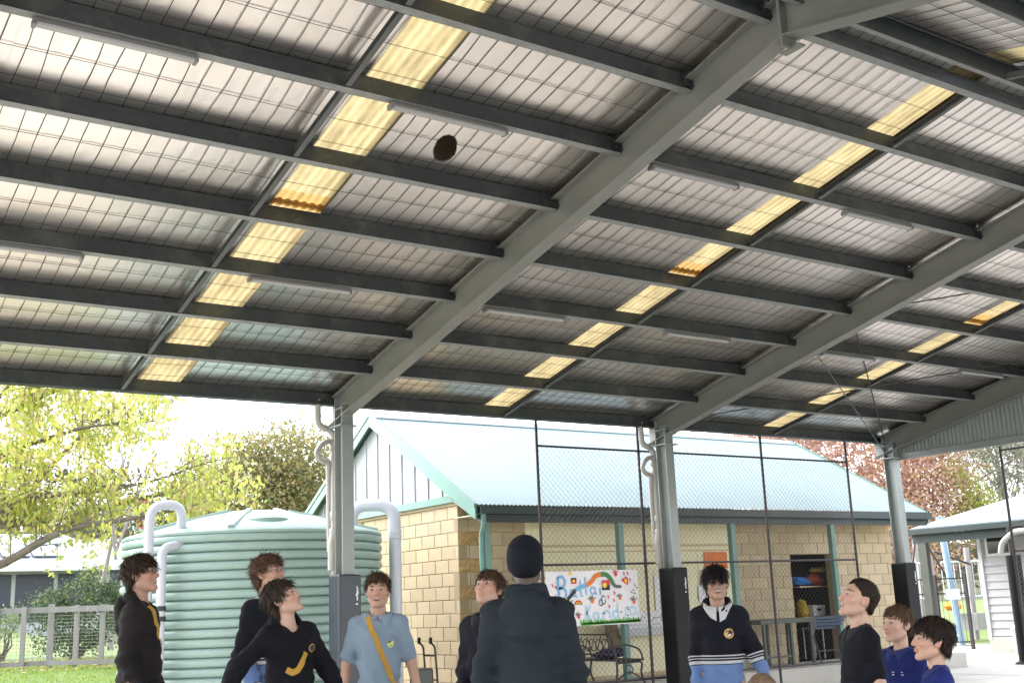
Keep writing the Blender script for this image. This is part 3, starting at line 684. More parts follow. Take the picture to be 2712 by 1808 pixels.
def crown_pts(blobs, n, seed, clump=0.35, shell=0.55):
    """clumped points in a set of ellipsoids [(cx,cy,cz,rx,ry,rz)]"""
    r = np.random.RandomState(seed); vol = np.array([b[3] * b[4] * b[5] for b in blobs]); pr = vol / vol.sum(); out = []
    ncl = max(8, n // 55)
    ci = r.choice(len(blobs), ncl, p=pr); B = np.array(blobs)[ci]
    d = r.normal(size=(ncl, 3)); d /= np.linalg.norm(d, axis=1)[:, None]; rad = r.uniform(shell, 1.0, ncl) ** 0.7
    cc = B[:, :3] + d * B[:, 3:] * rad[:, None]
    k = r.randint(0, ncl, n); cs = clump * r.uniform(.5, 1.2, ncl)
    return cc[k] + r.normal(size=(n, 3)) * cs[k][:, None] * np.array([1, 1, .75]), cc
def limb(m, a, b, ra, rb, wob, seed, n=6, sides=7):
    r = random.Random(seed); a = Vector(a); b = Vector(b); L = (b - a).length; pts = []
    for i in range(n + 1):
        t = i / n; p = a.lerp(b, t)
        if 0 < i < n: p += Vector((r.uniform(-1, 1), r.uniform(-1, 1), r.uniform(-.6, 1))) * wob * L * (1 - abs(2 * t - 1) * .5)
        pts.append(p)
    m.tube(pts, [ra + (rb - ra) * i / n for i in range(n + 1)], sides); return pts
def tree(name, label, base, height, blobs, pal, nleaf, lsize, seed, trunk_r=0.18, group=None, leafmat='leaf_far', clump=0.4, droop=.15, trunk_mat='bark', aspect=.6, shell=.45):
    z0 = float(gz(np.array(base[0]), np.array(base[1]))) if len(base) == 2 else base[2]
    t = thing(name, label, 'tree', (base[0], base[1], z0), group); r = random.Random(seed); m = MB()
    top = Vector((base[0] + r.uniform(-.3, .3), base[1] + r.uniform(-.3, .3), z0 + height * .55))
    pts = limb(m, (base[0], base[1], z0 - .1), top, trunk_r, trunk_r * .5, .05, seed, 6, 8)
    C, cc = crown_pts(blobs, nleaf, seed, clump, shell)
    for i in range(min(len(cc), 26)):
        p0 = pts[r.randrange(2, 7)]; q = Vector(cc[r.randrange(len(cc))]); limb(m, p0, q, trunk_r * .32, trunk_r * .05, .06, seed + i, 5, 5)
    m.build('trunk', trunk_mat, t, smooth=60)
    V, F, c = leaf_quads(C, lsize, pick_cols(pal, nleaf, seed), droop, aspect, seed)
    o = np_mesh('crown', V, F, leafmat, t, c)
    return t
def bare_tree(name, label, base, height, spread, seed, matn='twig_pale', group=None, depth=5, r0=0.09, up=.6, crooked=.12):
    z0 = float(gz(np.array(base[0]), np.array(base[1]))) if len(base) == 2 else base[2]
    t = thing(name, label, 'tree', (base[0], base[1], z0), group); r = random.Random(seed); mt, mc = MB(), MB()
    def grow(p, d, L, rad, k):
        q = p + d * L; mid = p.lerp(q, .5) + Vector((r.uniform(-1, 1), r.uniform(-1, 1), r.uniform(-1, 1))) * L * crooked
        (mt if k >= depth - 1 else mc).tube([p, mid, q], [rad, rad * .8, rad * .6], 6 if k >= depth - 1 else 3, caps=False)
        if k == 0: return
        for _ in range(r.choice((3, 3, 4) if k > 1 else (2, 3))):
            nd = (d + Vector((r.uniform(-1, 1) * spread, r.uniform(-1, 1) * spread, r.uniform(-.3, up)))).normalized()
            s = r.uniform(.45, 1); grow(p.lerp(q, s), nd, L * r.uniform(.55, .8), rad * .6 * (1.1 - .3 * s), k - 1)
    grow(Vector((base[0], base[1], z0 - .1)), Vector((r.uniform(-.1, .1), r.uniform(-.1, .1), 1)).normalized(), height * .4, r0, depth)
    mt.build('trunk', matn, t, smooth=60); mc.build('crown', matn, t); return t

# ------------------------------------------------------------------ far setting: hills
def hills():
    xs = np.linspace(-350, 420, 120); ys = np.linspace(75, 420, 50); X, Y = np.meshgrid(xs, ys, indexing='ij')
    r = (Y - 75) / 345
    Z = 26 * np.sin(np.clip(r, 0, 1) * math.pi * .5) * (0.75 + .25 * np.sin(X * .013 + 1)) + 3 * np.sin(X * .05 + Y * .03) * r + 1.0 * np.sin(X * .17) * r
    V = np.stack([X, Y, Z - .5], -1).reshape(-1, 3); n = len(ys); i, j = np.meshgrid(np.arange(len(xs) - 1), np.arange(n - 1), indexing='ij'); a = (i * n + j).ravel()
    o = np_mesh('hill', V, np.stack([a, a + n, a + n + 1, a + 1], -1), 'hill_ground', smooth=True); tag(o, 'wooded hills rising behind the school grounds', kind='structure')
    rr = np.random.RandomState(5); N = 1500; x = rr.uniform(-200, 330, N); y = rr.uniform(78, 300, N); q = (y - 75) / 345
    z = 26 * np.sin(np.clip(q, 0, 1) * math.pi * .5) * (0.75 + .25 * np.sin(x * .013 + 1))
    B = []; cols = []; pal = np.array([[.07, .08, .045], [.10, .09, .06], [.13, .075, .05], [.05, .065, .045], [.15, .13, .06]])
    Cs = []; 
    for k in range(N):
        h = rr.uniform(3, 7); n = 60; d = rr.normal(size=(n, 3)); d /= np.linalg.norm(d, axis=1)[:, None]
        Cs.append(np.array([x[k], y[k], z[k] + h * .55]) + d * np.array([h * .4, h * .4, h * .5])); cols.append(np.repeat(pal[rr.randint(5)][None] * rr.uniform(.8, 1.2), n, 0))
    V, F, c = leaf_quads(np.concatenate(Cs), 1.1, np.concatenate(cols), 0, .8, 3)
    o = np_mesh('distant_wood', V, F, 'leaf_far', None, c); tag(o, 'far off mixed wood covering the hills', 'wood', kind='stuff')

hills()

# yellow green weeping tree beyond the left end of the eave
def weeping_tree():
    bx, by = -0.5, 19.6; z0 = float(gz(np.array(bx), np.array(by)))
    t = thing('weeping_tree', 'yellow green weeping tree with crooked limbs left of the tank', 'tree', (bx, by, z0)); m = MB()
    m.tube([(bx, by, z0 - .2), (bx + .3, by - .1, z0 + .8), (bx + 1.6, by - .6, z0 + 1.5)], [.2, .17, .12], 9)
    fork = Vector((bx + 1.6, by - .6, z0 + 1.5))
    limbs = [
        [fork, (3.29, 18.07, 2.33), (3.79, 17.61, 2.70), (4.14, 17.34, 2.86), (4.6, 17.0, 2.9), (5.03, 16.69, 2.97), (5.7, 16.9, 3.1)],
        [fork, (2.4, 18.6, 2.6), (3.2, 18.1, 3.15), (3.9, 17.9, 3.38), (4.6, 17.7, 3.42), (5.3, 17.5, 3.55), (6.2, 17.3, 3.9)],
        [fork, (2.0, 18.8, 3.0), (2.9, 18.6, 3.8), (3.7, 18.5, 4.2), (4.5, 18.4, 4.5), (5.5, 18.2, 4.6)],
        [fork, (2.3, 18.5, 2.9), (2.6, 18.0, 3.9), (3.1, 17.6, 4.8), (3.5, 17.3, 5.4)],
        [fork, (3.0, 18.3, 2.9), (4.2, 18.2, 3.05), (5.2, 18.3, 3.35), (6.1, 18.1, 3.5), (7.0, 17.8, 3.75)],
        [fork, (1.6, 19.4, 3.2), (1.2, 19.8, 4.4), (.8, 20.2, 5.2)],
        [fork, (3.4, 18.8, 3.0), (4.2, 19.2, 4.0), (5.0, 19.3, 4.9), (5.8, 19.2, 5.3)],
        [fork, (2.2, 18.2, 3.2), (2.7, 17.5, 4.2), (3.9, 17.2, 4.9), (4.9, 17.0, 5.1)]]
    r = random.Random(11); rr = np.random.RandomState(4); C = []
    for li, L in enumerate(limbs):
        L = [Vector(p) for p in L]; n = len(L); m.tube(bend(L, .3, 3), [max(.012, .058 * (1 - i / (len(bend(L, .3, 3)) - 1)) ** .8 + .012) for i in range(len(bend(L, .3, 3)))], 7)
        for k in range(46):
            s = r.uniform(.18, 1) * (n - 1); i = min(int(s), n - 2); p = L[i].lerp(L[i + 1], s - i)
            d = Vector((r.uniform(-1, 1), r.uniform(-1, 1), r.uniform(-.1, 1.0))).normalized(); ln = r.uniform(.35, 1.0)
            q1 = p + d * ln * .5 + Vector((0, 0, .06)); q2 = p + d * ln + Vector((0, 0, -.05 + r.uniform(-.1, .1)))
            m.tube([p, q1, q2], [.010, .007, .004], 4, caps=False)
            # drooping leaf curtains from the twig
            dens = 1.0 if q2.z > 3.35 else .12
            for w in range(3):
                if r.random() > .9 * dens: continue
                hp = q1.lerp(q2, r.uniform(.1, 1)); hl = r.uniform(.25, .75)
                m.tube([hp, hp + Vector((r.uniform(-.05, .05), r.uniform(-.05, .05), -hl))], [.004, .002], 3, caps=False)
                nl = int(hl * 44); zz = rr.uniform(0, hl, nl)
                C.append(np.array(hp) + np.stack([rr.normal(0, .085, nl), rr.normal(0, .085, nl), -zz], -1))
    m.build('trunk', 'bark', t, smooth=60)
    C = np.concatenate(C); n = len(C)
    pal = [(.46, .53, .10), (.53, .58, .14), (.40, .47, .09), (.60, .57, .14), (.52, .55, .20), (.60, .54, .16), (.50, .43, .24)]
    V, F, c = leaf_quads(C, .105, pick_cols(pal, n, 3), .55, .52, 8); np_mesh('crown', V, F, 'leaf', t, c)
weeping_tree()
tree('wattle_tree', 'bushy olive and gold tree behind the tank and white gable', (12.2, 29.5), 7, [(11.4, 29.2, 4.6, 1.9, 1.6, 1.5), (12.6, 29.3, 5.6, 1.7, 1.5, 1.2), (11.2, 28.6, 3.4, 1.8, 1.4, 1.2), (13.4, 29.8, 4.4, 1.6, 1.5, 1.6)],
     [(.30, .26, .10), (.22, .22, .10), (.36, .30, .11), (.16, .19, .09), (.28, .25, .14)], 30000, .12, 21, clump=.30, shell=.25)
tree('dark_evergreen', 'dark green evergreen behind the weeping tree', (12.0, 55.0), 6, [(10.5, 55, 7.6, 3.2, 1.5, 1.6), (15.6, 55.5, 7.0, 3.2, 1.5, 1.6)], [(.05, .075, .04), (.07, .09, .05), (.09, .10, .06)], 6000, .2, 31)
bare_tree('bare_tree', 'bare grey tree at the far left behind the yellow leaves', (5.0, 30.0), 9, .62, 3, group='bare winter trees')
bare_tree('bare_tree', 'bare twiggy tree just left of the open white sky', (9.0, 33.0), 9.5, .66, 9, group='bare winter trees')
bare_tree('bare_tree', 'bare upright tree rising behind the olive and gold tree', (13.5, 37.0), 9.5, .5, 15, group='bare winter trees', up=1.1)
bare_tree('bare_tree', 'slim bare tree with fine upright twigs above the tank', (11.6, 33.5), 8.0, .42, 27, group='bare winter trees', up=1.2)
RED_HAZED = [(.58, .36, .30), (.64, .43, .35), (.53, .35, .31), (.68, .49, .40), (.60, .42, .38), (.48, .33, .31)]  # red brown leaves, paled in colour to stand in for distance haze
tree('autumn_tree', 'broad red brown autumn tree filling the view left of the corner column', (37.5, 33.0), 12, [(36.5, 33, 8.2, 3.6, 3, 3.0), (38.5, 34, 6.4, 3.6, 3, 2.6), (35.5, 33.5, 5.0, 3.4, 3, 2.2), (34.5, 33.5, 8.6, 3.0, 2.6, 2.4)], RED_HAZED, 30000, .17, 41, group='autumn trees on the slope', shell=.15)
tree('autumn_tree', 'rusty red autumn tree right of the corner column above the low roof', (42.0, 31.0), 11, [(42, 31, 7.6, 3.2, 3, 2.4), (41, 31.5, 5.2, 3.6, 3, 2.2), (43.5, 31.0, 5.4, 2.4, 2.4, 2.0), (40, 31, 3.4, 3.6, 3, 1.6)], RED_HAZED + [(.5, .33, .12)], 30000, .17, 43, group='autumn trees on the slope', shell=.15)
tree('young_conifer', 'small yellow green conifer at the edge of the rusty tree', (43.2, 28.9), 6, [(43.2, 28.9, 5.2, .55, .55, .7), (43.2, 28.9, 4.3, .9, .9, .8), (42.7, 29.5, 6.6, .5, .5, .7)], [(.40, .42, .09), (.33, .36, .09)], 2500, .16, 45)
tree('mossy_tree', 'grey green lichen covered tree beside the rusty autumn tree', (47.0, 30.0), 12, [(46.5, 30, 8.6, 3.6, 3, 2.4), (47.5, 30, 6.4, 3.4, 3, 2.2), (49.5, 30.0, 8.5, 2.6, 2.4, 2.4)], [(.27, .28, .21), (.34, .35, .27), (.19, .20, .15), (.38, .38, .31)], 18000, .22, 47, aspect=.25, shell=.2, trunk_mat='twig_pale')
bare_tree('bare_tree', 'crooked brown branched tree behind the low roof at the right edge', (41.5, 24.5), 10, .9, 33, matn='twig', group='bare winter trees', r0=.14, crooked=.25)
def shrub(name, label, base, blobs, pal, n, ls, seed):
    z0 = float(gz(np.array(base[0]), np.array(base[1]))); t = thing(name, label, 'shrub', (base[0], base[1], z0)); m = MB(); r = random.Random(seed)
    C, cc = crown_pts(blobs, n, seed, .16, .35)
    for i in range(14): limb(m, (base[0], base[1], z0 - .05), Vector(cc[r.randrange(len(cc))]), .03, .006, .08, seed + i, 4, 5)
    m.build('stem', 'bark', t); V, F, c = leaf_quads(C, ls, pick_cols(pal, n, seed), .1, .5, seed); np_mesh('foliage', V, F, 'leaf_far', t, c)
shrub('conifer_shrub', 'dense dark green spreading shrub behind the grey timber fence', (6.7, 27.6), [(6.9, 27.4, 2.05, .78, .6, .55), (6.15, 27.8, 1.85, .5, .5, .5), (7.35, 27.2, 2.1, .35, .5, .5), (6.7, 27.6, 1.4, .9, .6, .7)], [(.05, .09, .045), (.08, .13, .07), (.12, .17, .09), (.22, .24, .09), (.03, .06, .035)], 7000, .085, 51)
shrub('low_hedge', 'pale green clipped hedge at the left picture edge', (5.3, 28.2), [(5.2, 28.4, 1.55, .7, .4, .35), (4.4, 28.8, 1.5, .8, .4, .35)], [(.20, .27, .13), (.26, .33, .16), (.15, .21, .10)], 3000, .07, 52)
# lawn blades and fallen leaves where the lawn is in view
def lawn():
    r = np.random.RandomState(8); n = 26000; x = r.uniform(1.5, 8.5, n); y = r.uniform(19.0, 27.0, n); z = gz(x, y)
    h = r.uniform(.03, .075, n); a = r.uniform(0, 6.28, n); C = np.stack([x, y, z], -1); s = np.stack([np.cos(a), np.sin(a), 0 * a], -1) * .006; tip = np.stack([r.normal(0, .02, n), r.normal(0, .02, n), h], -1)
    V = np.stack([C - s, C + s, C + tip], 1).reshape(-1, 3); F = np.arange(3 * n).reshape(n, 3); c = np.repeat(pick_cols([(.22, .34, .05), (.28, .38, .07), (.18, .28, .05)], n, 4), 3, 0)
    o = np_mesh('lawn_grass', V, F, 'grass_blade', None, c); tag(o, 'short bright grass growing on the lawn', 'grass', kind='stuff')
    n = 1500; x = r.uniform(2.5, 8, n); y = r.uniform(22.5, 27.5, n); C = np.stack([x, y, gz(x, y) + .03], -1)
    V, F, c = leaf_quads(C, .10, pick_cols([(.55, .45, .16), (.5, .38, .2), (.42, .3, .15)], n, 6), 0, .6, 6); V[:, 2] = np.repeat(C[:, 2], 4) + r.uniform(0, .03, len(V))
    o = np_mesh('fallen_leaves', V, F, 'leaf', None, c); tag(o, 'dry yellow leaves fallen on the lawn', 'leaves', kind='stuff')
lawn()

# ------------------------------------------------------------------ grey timber and wire fence on the lawn
tf = thing('timber_fence', 'weathered grey timber and wire fence on the lawn', 'fence', (5.3, 23.85, .6))
fc = Vector((5.32, 23.85, 0)); dl = Vector((-.80, .36, 0)).normalized(); dr = Vector((.82, -.56, 0)).normalized()
def fgz(p): return float(gz(np.array(p.x), np.array(p.y)))
tops = []
for (d, ks) in ((dl, range(0, 5)), (dr, range(1, 7))):
    prev = None
    for k in ks:
        p = fc + d * (.50 * k); z = fgz(p); w = .105 if k == 0 else .085
        m = MB(); m.box((p.x, p.y, z + .59), (w, w, 1.22 if k == 0 else 1.16), Matrix.Rotation(math.atan2(d.y, d.x), 3, 'Z')); m.build('fence_post', 'timber_grey', tf, bevel=.006)
        if k or d is dr:
            q = fc + d * (.50 * (k - 1)); zq = fgz(q)
            o_ = Vector((d.y, -d.x, 0)) * (.06 if d is dl else .06)
            for (h, t_) in ((1.10, .11), (.10, .09)):
                m = MB(); m.bar(Vector((q.x, q.y, zq + h)) + o_, Vector((p.x, p.y, z + h)) + o_, .035, t_); m.build('fence_rail', 'timber_grey', tf)
            m = MB()
            for i in range(13): zz = .2 + i * .065; m.tube([Vector((q.x, q.y, zq + zz)) - o_ * .3, Vector((p.x, p.y, z + zz)) - o_ * .3], .0035, 3, caps=False)
            for i in range(1, 5): u = q.lerp(p, i / 5); zu = zq + (z - zq) * i / 5; m.tube([Vector((u.x, u.y, zu + .15)) - o_ * .3, Vector((u.x, u.y, zu + 1.05)) - o_ * .3], .003, 3, caps=False)
            m.build('wire_panel', 'galv_flange', tf, kind='stuff')

# ------------------------------------------------------------------ white house with solar panels, far left
hz = float(gz(np.array(9.0), np.array(42.0)))
ho = thing('white_house', 'low white roofed house with solar panels behind the weeping tree', 'house', (8, 44, hz))
m = MB(); m.bb(3.0, 11.6, 43.2, 50, hz, 3.45); m.build('wall', 'gable_white', ho)
for i, x in enumerate((5.6, 7.0, 8.4, 9.8)): m = MB(); m.bb(x, x + 1.25, 43.14, 43.21, hz + .5, 3.2); m.build('window', 'house_dark', ho); 
m = MB(); m.poly([(2.4, 42.5, 3.42), (12.2, 42.5, 3.42), (10.6, 46.2, 4.75), (2.4, 46.2, 4.75)], (0, -.3, 1), .05); m.build('roof', 'house_roof', ho)
m = MB(); m.poly([(12.2, 42.5, 3.42), (12.2, 50, 3.42), (10.6, 46.2, 4.75)], (.3, 0, 1), .05); m.build('roof', 'house_roof', ho)
m = MB(); m.bb(2.4, 12.2, 42.38, 42.5, 3.28, 3.46); m.build('fascia', 'white_paint', ho)
for i in range(5):
    for j in range(2):
        x = 5.9 + i * 1.02 + j * .25; y0 = 43.3 + j * 1.35; n_ = Vector((0, -.338, .94)); f = lambda x, y: (x, y, 3.42 + (y - 42.5) * .3595 + .11)
        if x + 1 > 11.2 - (y0 - 42.5) * .43: continue
        m = MB(); m.poly([f(x, y0), f(x + .96, y0), f(x + .96, y0 + 1.28), f(x, y0 + 1.28)], n_, .03); m.build('solar_panel', 'solar', ho)
wg = thing('white_wing', 'long white roofed wing to the right of the solar house', 'house', (15, 47, hz))
m = MB(); m.bb(11.8, 24, 46.2, 52, hz, 3.75); m.build('wall', 'house_dark', wg)
m = MB(); m.poly([(11.3, 45.4, 3.70), (24.6, 45.4, 3.70), (24.6, 49, 4.75), (11.3, 49, 4.75)], (0, -.3, 1), .05); m.build('roof', 'house_roof', wg)
m = MB(); m.bb(11.3, 24.6, 45.3, 45.4, 3.58, 3.76); m.build('fascia', 'white_paint', wg)
# roadside sign
def text_obj(name, body, size, loc, rot, matn, parent, ext=0.002, align='CENTER', shear=0):
    cu = bpy.data.curves.new(name, 'FONT'); cu.body = body; cu.size = size; cu.extrude = ext; cu.align_x = align; cu.shear = shear
    o = bpy.data.objects.new(name, cu); col.objects.link(o); cu.materials.append(MATS[matn])
    if parent is not None: o.parent = parent; o.location = Vector(loc) - wloc(parent)
    else: o.location = loc
    o.rotation_euler = rot; bpy.context.view_layer.update(); me = bpy.data.meshes.new_from_object(o.evaluated_get(bpy.context.evaluated_depsgraph_get())); n_ = bpy.data.objects.new(name, me); col.objects.link(n_); n_.parent = o.parent; n_.location = o.location; n_.rotation_euler = rot; bpy.data.objects.remove(o); return n_
sg = thing('roadside_sign', 'white oval roadside sign with red panel above the tank pipe', 'sign', (17.7, 61, 0))
rz = R(-16)
def oval(cx, cz, rx, rz_, y, th, matn, nm):
    m = MB(); m.poly([(cx + rx * math.copysign(abs(math.cos(a)) ** .6, math.cos(a)), y, cz + rz_ * math.copysign(abs(math.sin(a)) ** .6, math.sin(a))) for a in np.linspace(0, 2 * math.pi, 33)[:-1]], (0, -1, 0), th); return m.build(nm, matn, sg)
oval(17.75, 6.95, .80, .95, 61, .25, 'white_paint', 'board'); oval(17.98, 6.95, .42, .80, 60.74, .02, 'red_paint', 'panel')
m = MB(); m.poly([(18.0, 60.70, 7.15), (18.3, 60.70, 7.2), (18.35, 60.70, 7.55), (18.1, 60.70, 7.45)], (0, -1, 0), .01); m.build('flame', 'orange_paint', sg)
text_obj('lettering', 'co', .55, (18.1, 60.70, 6.5), (R(90), 0, 0), 'white_paint', sg)
m = MB(); m.bb(17.6, 17.9, 61.0, 61.3, 0, 6.0); m.build('pole', 'galv_flange', sg)

# ------------------------------------------------------------------ weatherboard building at the right
wb = thing('weatherboard_building', 'white weatherboard building with pale green hip roof at the right', 'building', (24, 15, 0))
WX = 23.9; wy0, wy1 = 8.0, 16.08
m = MB(); m.bb(WX + .03, WX + 6, wy0, wy1 - .03, .0, 2.8); m.build('wall', 'weatherboard', wb)
z = .38
while z < 2.75:
    for (ya, yb) in (((wy0, wy1),) if z < 2.0 or z > 2.5 else ((15.95, wy1), (wy0, 15.15))):
        m = MB(); m.add([(WX, ya, z), (WX, yb, z), (WX + .03, yb, z + .178), (WX + .03, ya, z + .178), (WX + .035, ya, z), (WX + .035, yb, z)], [(0, 1, 2, 3), (0, 4, 5, 1)]); m.build('weatherboard', 'weatherboard', wb)
    z += .172
m = MB(); m.bb(WX - .02, WX + .05, wy1 - .08, wy1 + .01, .3, 2.8); m.build('corner_trim', 'white_paint', wb)
m = MB(); m.bb(WX - .01, WX + .04, wy0, wy1, 0, .36); m.build('plinth', 'paving', wb)
m = MB(); m.bb(WX - .015, WX + .02, 15.22, 15.88, 2.14, 2.62); m.build('window_frame', 'white_paint', wb)
m = MB(); m.bb(WX - .02, WX - .016, 15.30, 15.82, 2.20, 2.60); m.build('window_pane', 'glass_dark', wb)
GX = 22.95
yl = 17.15; zg = 2.83
slp = math.tan(R(20))
m = MB(); m.poly([(GX, yl, zg), (GX + 4.2, yl - 4.2, zg + 4.2 * slp), (GX + 4.2, 4.0, zg + 4.2 * slp), (GX, 4.0, zg)], (-.3, 0, 1), .03); m.build('roof', 'cb_roof', wb)
m = MB(); m.poly([(GX, yl, zg), (GX + 8.4, yl, zg), (GX + 4.2, yl - 4.2, zg + 4.2 * slp)], (0, .3, 1), .03); m.build('roof', 'cb_roof', wb)
m = MB(); m.bb(GX - .1, GX + .02, 4.0, yl + .05, zg - .12, zg - .005); m.build('roof_gutter', 'cb_trim_dark', wb)
m = MB(); m.bb(GX + .03, GX + .12, 4.0, yl, zg - .32, zg - .121); m.build('verandah_beam', 'cb_trim_dark', wb)
for y in (16.9, 12.9, 9.0): m = MB(); m.bb(GX + .02, GX + .15, y - .10, y + .10, 0, zg - .321); m.build('verandah_post', 'post_dark', wb)
pb = thing('padded_post', 'black padded post with a white pipe elbow at the right picture edge', 'post', (20.75, 13.2, 0))
m = MB(); m.tube([(20.75, 13.22, 0.05), (20.75, 13.22, 2.05)], .14, 14); m.build('pad', 'pad_black', pb, smooth=50)
m = MB(); m.tube([(20.75, 13.22, 2.05), (20.75, 13.22, 2.6)], .05, 10); m.build('pole', 'black_steel', pb, smooth=50)
m = MB(); m.tube(bend([(20.72, 13.45, 2.1), (20.72, 13.40, 2.3), (20.72, 13.1, 2.5), (20.72, 12.6, 2.5)], .1), .055, 12); m.build('pipe_elbow', 'pvc', pb, smooth=50)
m = MB(); m.lathe((20.72, 13.22, 0), [(.2, 0), (.2, .03), (.15, .06)], 16); m.build('base', 'pad_black', pb)
bl = thing('bollard', 'short white capped bollard by the weatherboard wall', 'bollard', (23.3, 14.95, 0))
m = MB(); m.lathe((23.3, 15.0, 0), [(.09, 0), (.09, .55)], 14); m.build('shaft', 'paving', bl, smooth=40)
m = MB(); m.lathe((23.3, 15.0, .55), [(.11, 0), (.11, .04), (.06, .09), (.001, .1)], 14); m.build('cap', 'white_paint', bl, smooth=40)
# black pool fence and gate
pf = thing('pool_fence', 'black barred fence and gate in front of the playground', 'fence', (24.8, 18.5, 0))
def fp(u): return Vector((24.25 + u * 1.05, 19.6 - u * 2.2, 0))
for u in (0.0, .35, .68, .97):
    p = fp(u); m = MB(); m.bb(p.x - .035, p.x + .035, p.y - .035, p.y + .035, 0, 1.80); m.build('fence_post', 'black_steel', pf)
for (a, b) in ((.0, .35), (.35, .68), (.68, .97)):
    A, B = fp(a), fp(b); dd = (B - A).normalized() * .04
    for z in (1.70, 1.34, .18): m = MB(); m.bar(A + dd + Vector((0, 0, z)), B - dd + Vector((0, 0, z)), .022, .03); m.build('fence_rail', 'black_steel', pf)
    n = int((B - A).length / .105)
    for i in range(1, n): q = A.lerp(B, i / n); m = MB(); m.tube([q + Vector((0, 0, .195)), q + Vector((0, 0, 1.685))], .0055, 5); m.build('bar', 'black_steel', pf)
s1 = thing('gate_sign', 'white sign with a dark tree emblem on the black fence', 'sign', (24.4, 19.2, 1.2)); d_ = (fp(1) - fp(0)).normalized(); nrm = Vector((d_.y, -d_.x, 0))
def signboard(s, c, w, h, emblem):
    c = Vector(c); P = [c + d_ * (a * w / 2) + Vector((0, 0, b * h / 2)) + nrm * .04 for a, b in ((-1, -1), (1, -1), (1, 1), (-1, 1))]
    m = MB(); m.poly(P, nrm, .006); m.build('board', 'white_paint', s)
    def q(a, b): return c + d_ * (a * w / 2) + Vector((0, 0, b * h / 2)) + nrm * .048
    if emblem:
        m = MB()
        m.tube([q(.35, -.45), q(.32, 0), q(.15, .35), q(-.1, .5)], [.022, .016, .012, .006], 6); m.tube([q(.32, -.1), q(.5, .3), q(.55, .6)], [.014, .011, .006], 6); m.tube([q(.33, 0), q(.3, .45), q(.38, .75)], [.013, .010, .005], 6)
        m.tube([q(-.55, -.5), q(-.1, -.38), q(.35, -.38), q(.7, -.5)], [.006, .016, .02, .008], 6)
        for (a, b) in ((-.1, .62), (.2, .7), (.55, .75), (.38, .88), (-.3, .2), (-.45, .1), (-.3, 0)): m.tube([q(a, b), q(a + .08, b + .04)], [.014, .006], 6)
        m.build('emblem', 'navy_print', s)
        m = MB()
        for i in range(9): a = -.65 + i * .155; m.poly([q(a, -.78), q(a + .11, -.78), q(a + .11, -.68), q(a, -.68)], nrm, .002)
        m.build('small_print', 'navy_print', s, kind='stuff')

signboard(s1, fp(.22) + Vector((0, 0, 1.28)), .36, .62, True)
s2 = thing('notice_board', 'small blank white notice on the gate', 'sign', (25.1, 17.8, 1.2)); signboard(s2, fp(.84) + Vector((0, 0, 1.32)), .34, .26, False)
# playground beyond
pg = thing('playground_frame', 'grey and white playground climbing frame behind the black fence', 'playground', (30, 23, 0))
def gp(u, dep=0): return Vector((27.2 + u * 3.4 + dep * .6, 22.6 - u * 2.6 + dep * .8, 0))
for (u, dp, h) in ((.0, 0, 2.7), (.28, 0, 3.1), (.55, 0, 2.4), (.8, 0, 2.6), (.1, 2, 2.7), (.6, 2, 3.0)):
    p = gp(u, dp); m = MB(); m.tube([p, p + Vector((0, 0, h))], .075, 12); m.build('post', 'timber_grey', pg, smooth=50)
for (ua, ub) in ((-.15, .26), (.30, .56), (.62, .95)):
    A, B = gp(ua), gp(ub)
    for z in (2.2, 1.2): m = MB(); m.tube([A + Vector((0, 0, z)), B + Vector((0, 0, z))], .03, 8); m.build('rail', 'white_paint', pg, smooth=50)
    for i in range(9): q = A.lerp(B, i / 8); m = MB(); m.tube([q + Vector((0, 0, 1.2)), q + Vector((0, 0, 2.2))], .016, 6); m.build('baluster', 'white_paint', pg)
for (u, z) in ((.05, 2.2), (.2, 1.55)):
    c = gp(u, -.3) + Vector((0, 0, z)); dd = (gp(1) - gp(0)).normalized(); m = MB(); m.tube([c + dd * .32 * math.cos(a) + Vector((0, 0, .32 * math.sin(a))) for a in np.linspace(0, 4.6, 15)], .03, 8); m.build('hoop', 'timber_grey', pg, smooth=60)
for (ua, za, ub, zb_) in ((.45, 3.2, .68, 1.2), (.45, 3.2, .40, 2.2), (.55, 2.5, .78, 2.1)):
    m = MB(); m.tube([gp(ua, -.5) + Vector((0, 0, za)), gp(ub, -.5) + Vector((0, 0, zb_))], .03, 8); m.build('climbing_bar', 'black_steel', pg)
m = MB(); c = gp(.62, -.6) + Vector((0, 0, .95)); m.lathe(c, [(.02, -.12), (.2, -.08), (.26, .02), (.2, .12), (.02, .16)], 16); m.build('toy_panel', 'orange_paint', pg, smooth=50)
m = MB(); c = gp(.75, -.6); m.bb(c.x - .3, c.x + .3, c.y - .3, c.y + .3, .3, .75); m.build('deck', 'timber_grey', pg)
sp = thing('shade_post', 'pale blue steel post beyond the black gate', 'post', (26.6, 18.7, 0)); m = MB(); m.tube([(26.6, 18.7, 0), (26.35, 18.75, 3.3)], .09, 12); m.build('shaft', 'blue_paint', sp, smooth=50)
m = MB(); m.bb(26.4, 26.8, 18.5, 18.9, 0, .03); m.build('base_plate', 'galv_flange', sp)


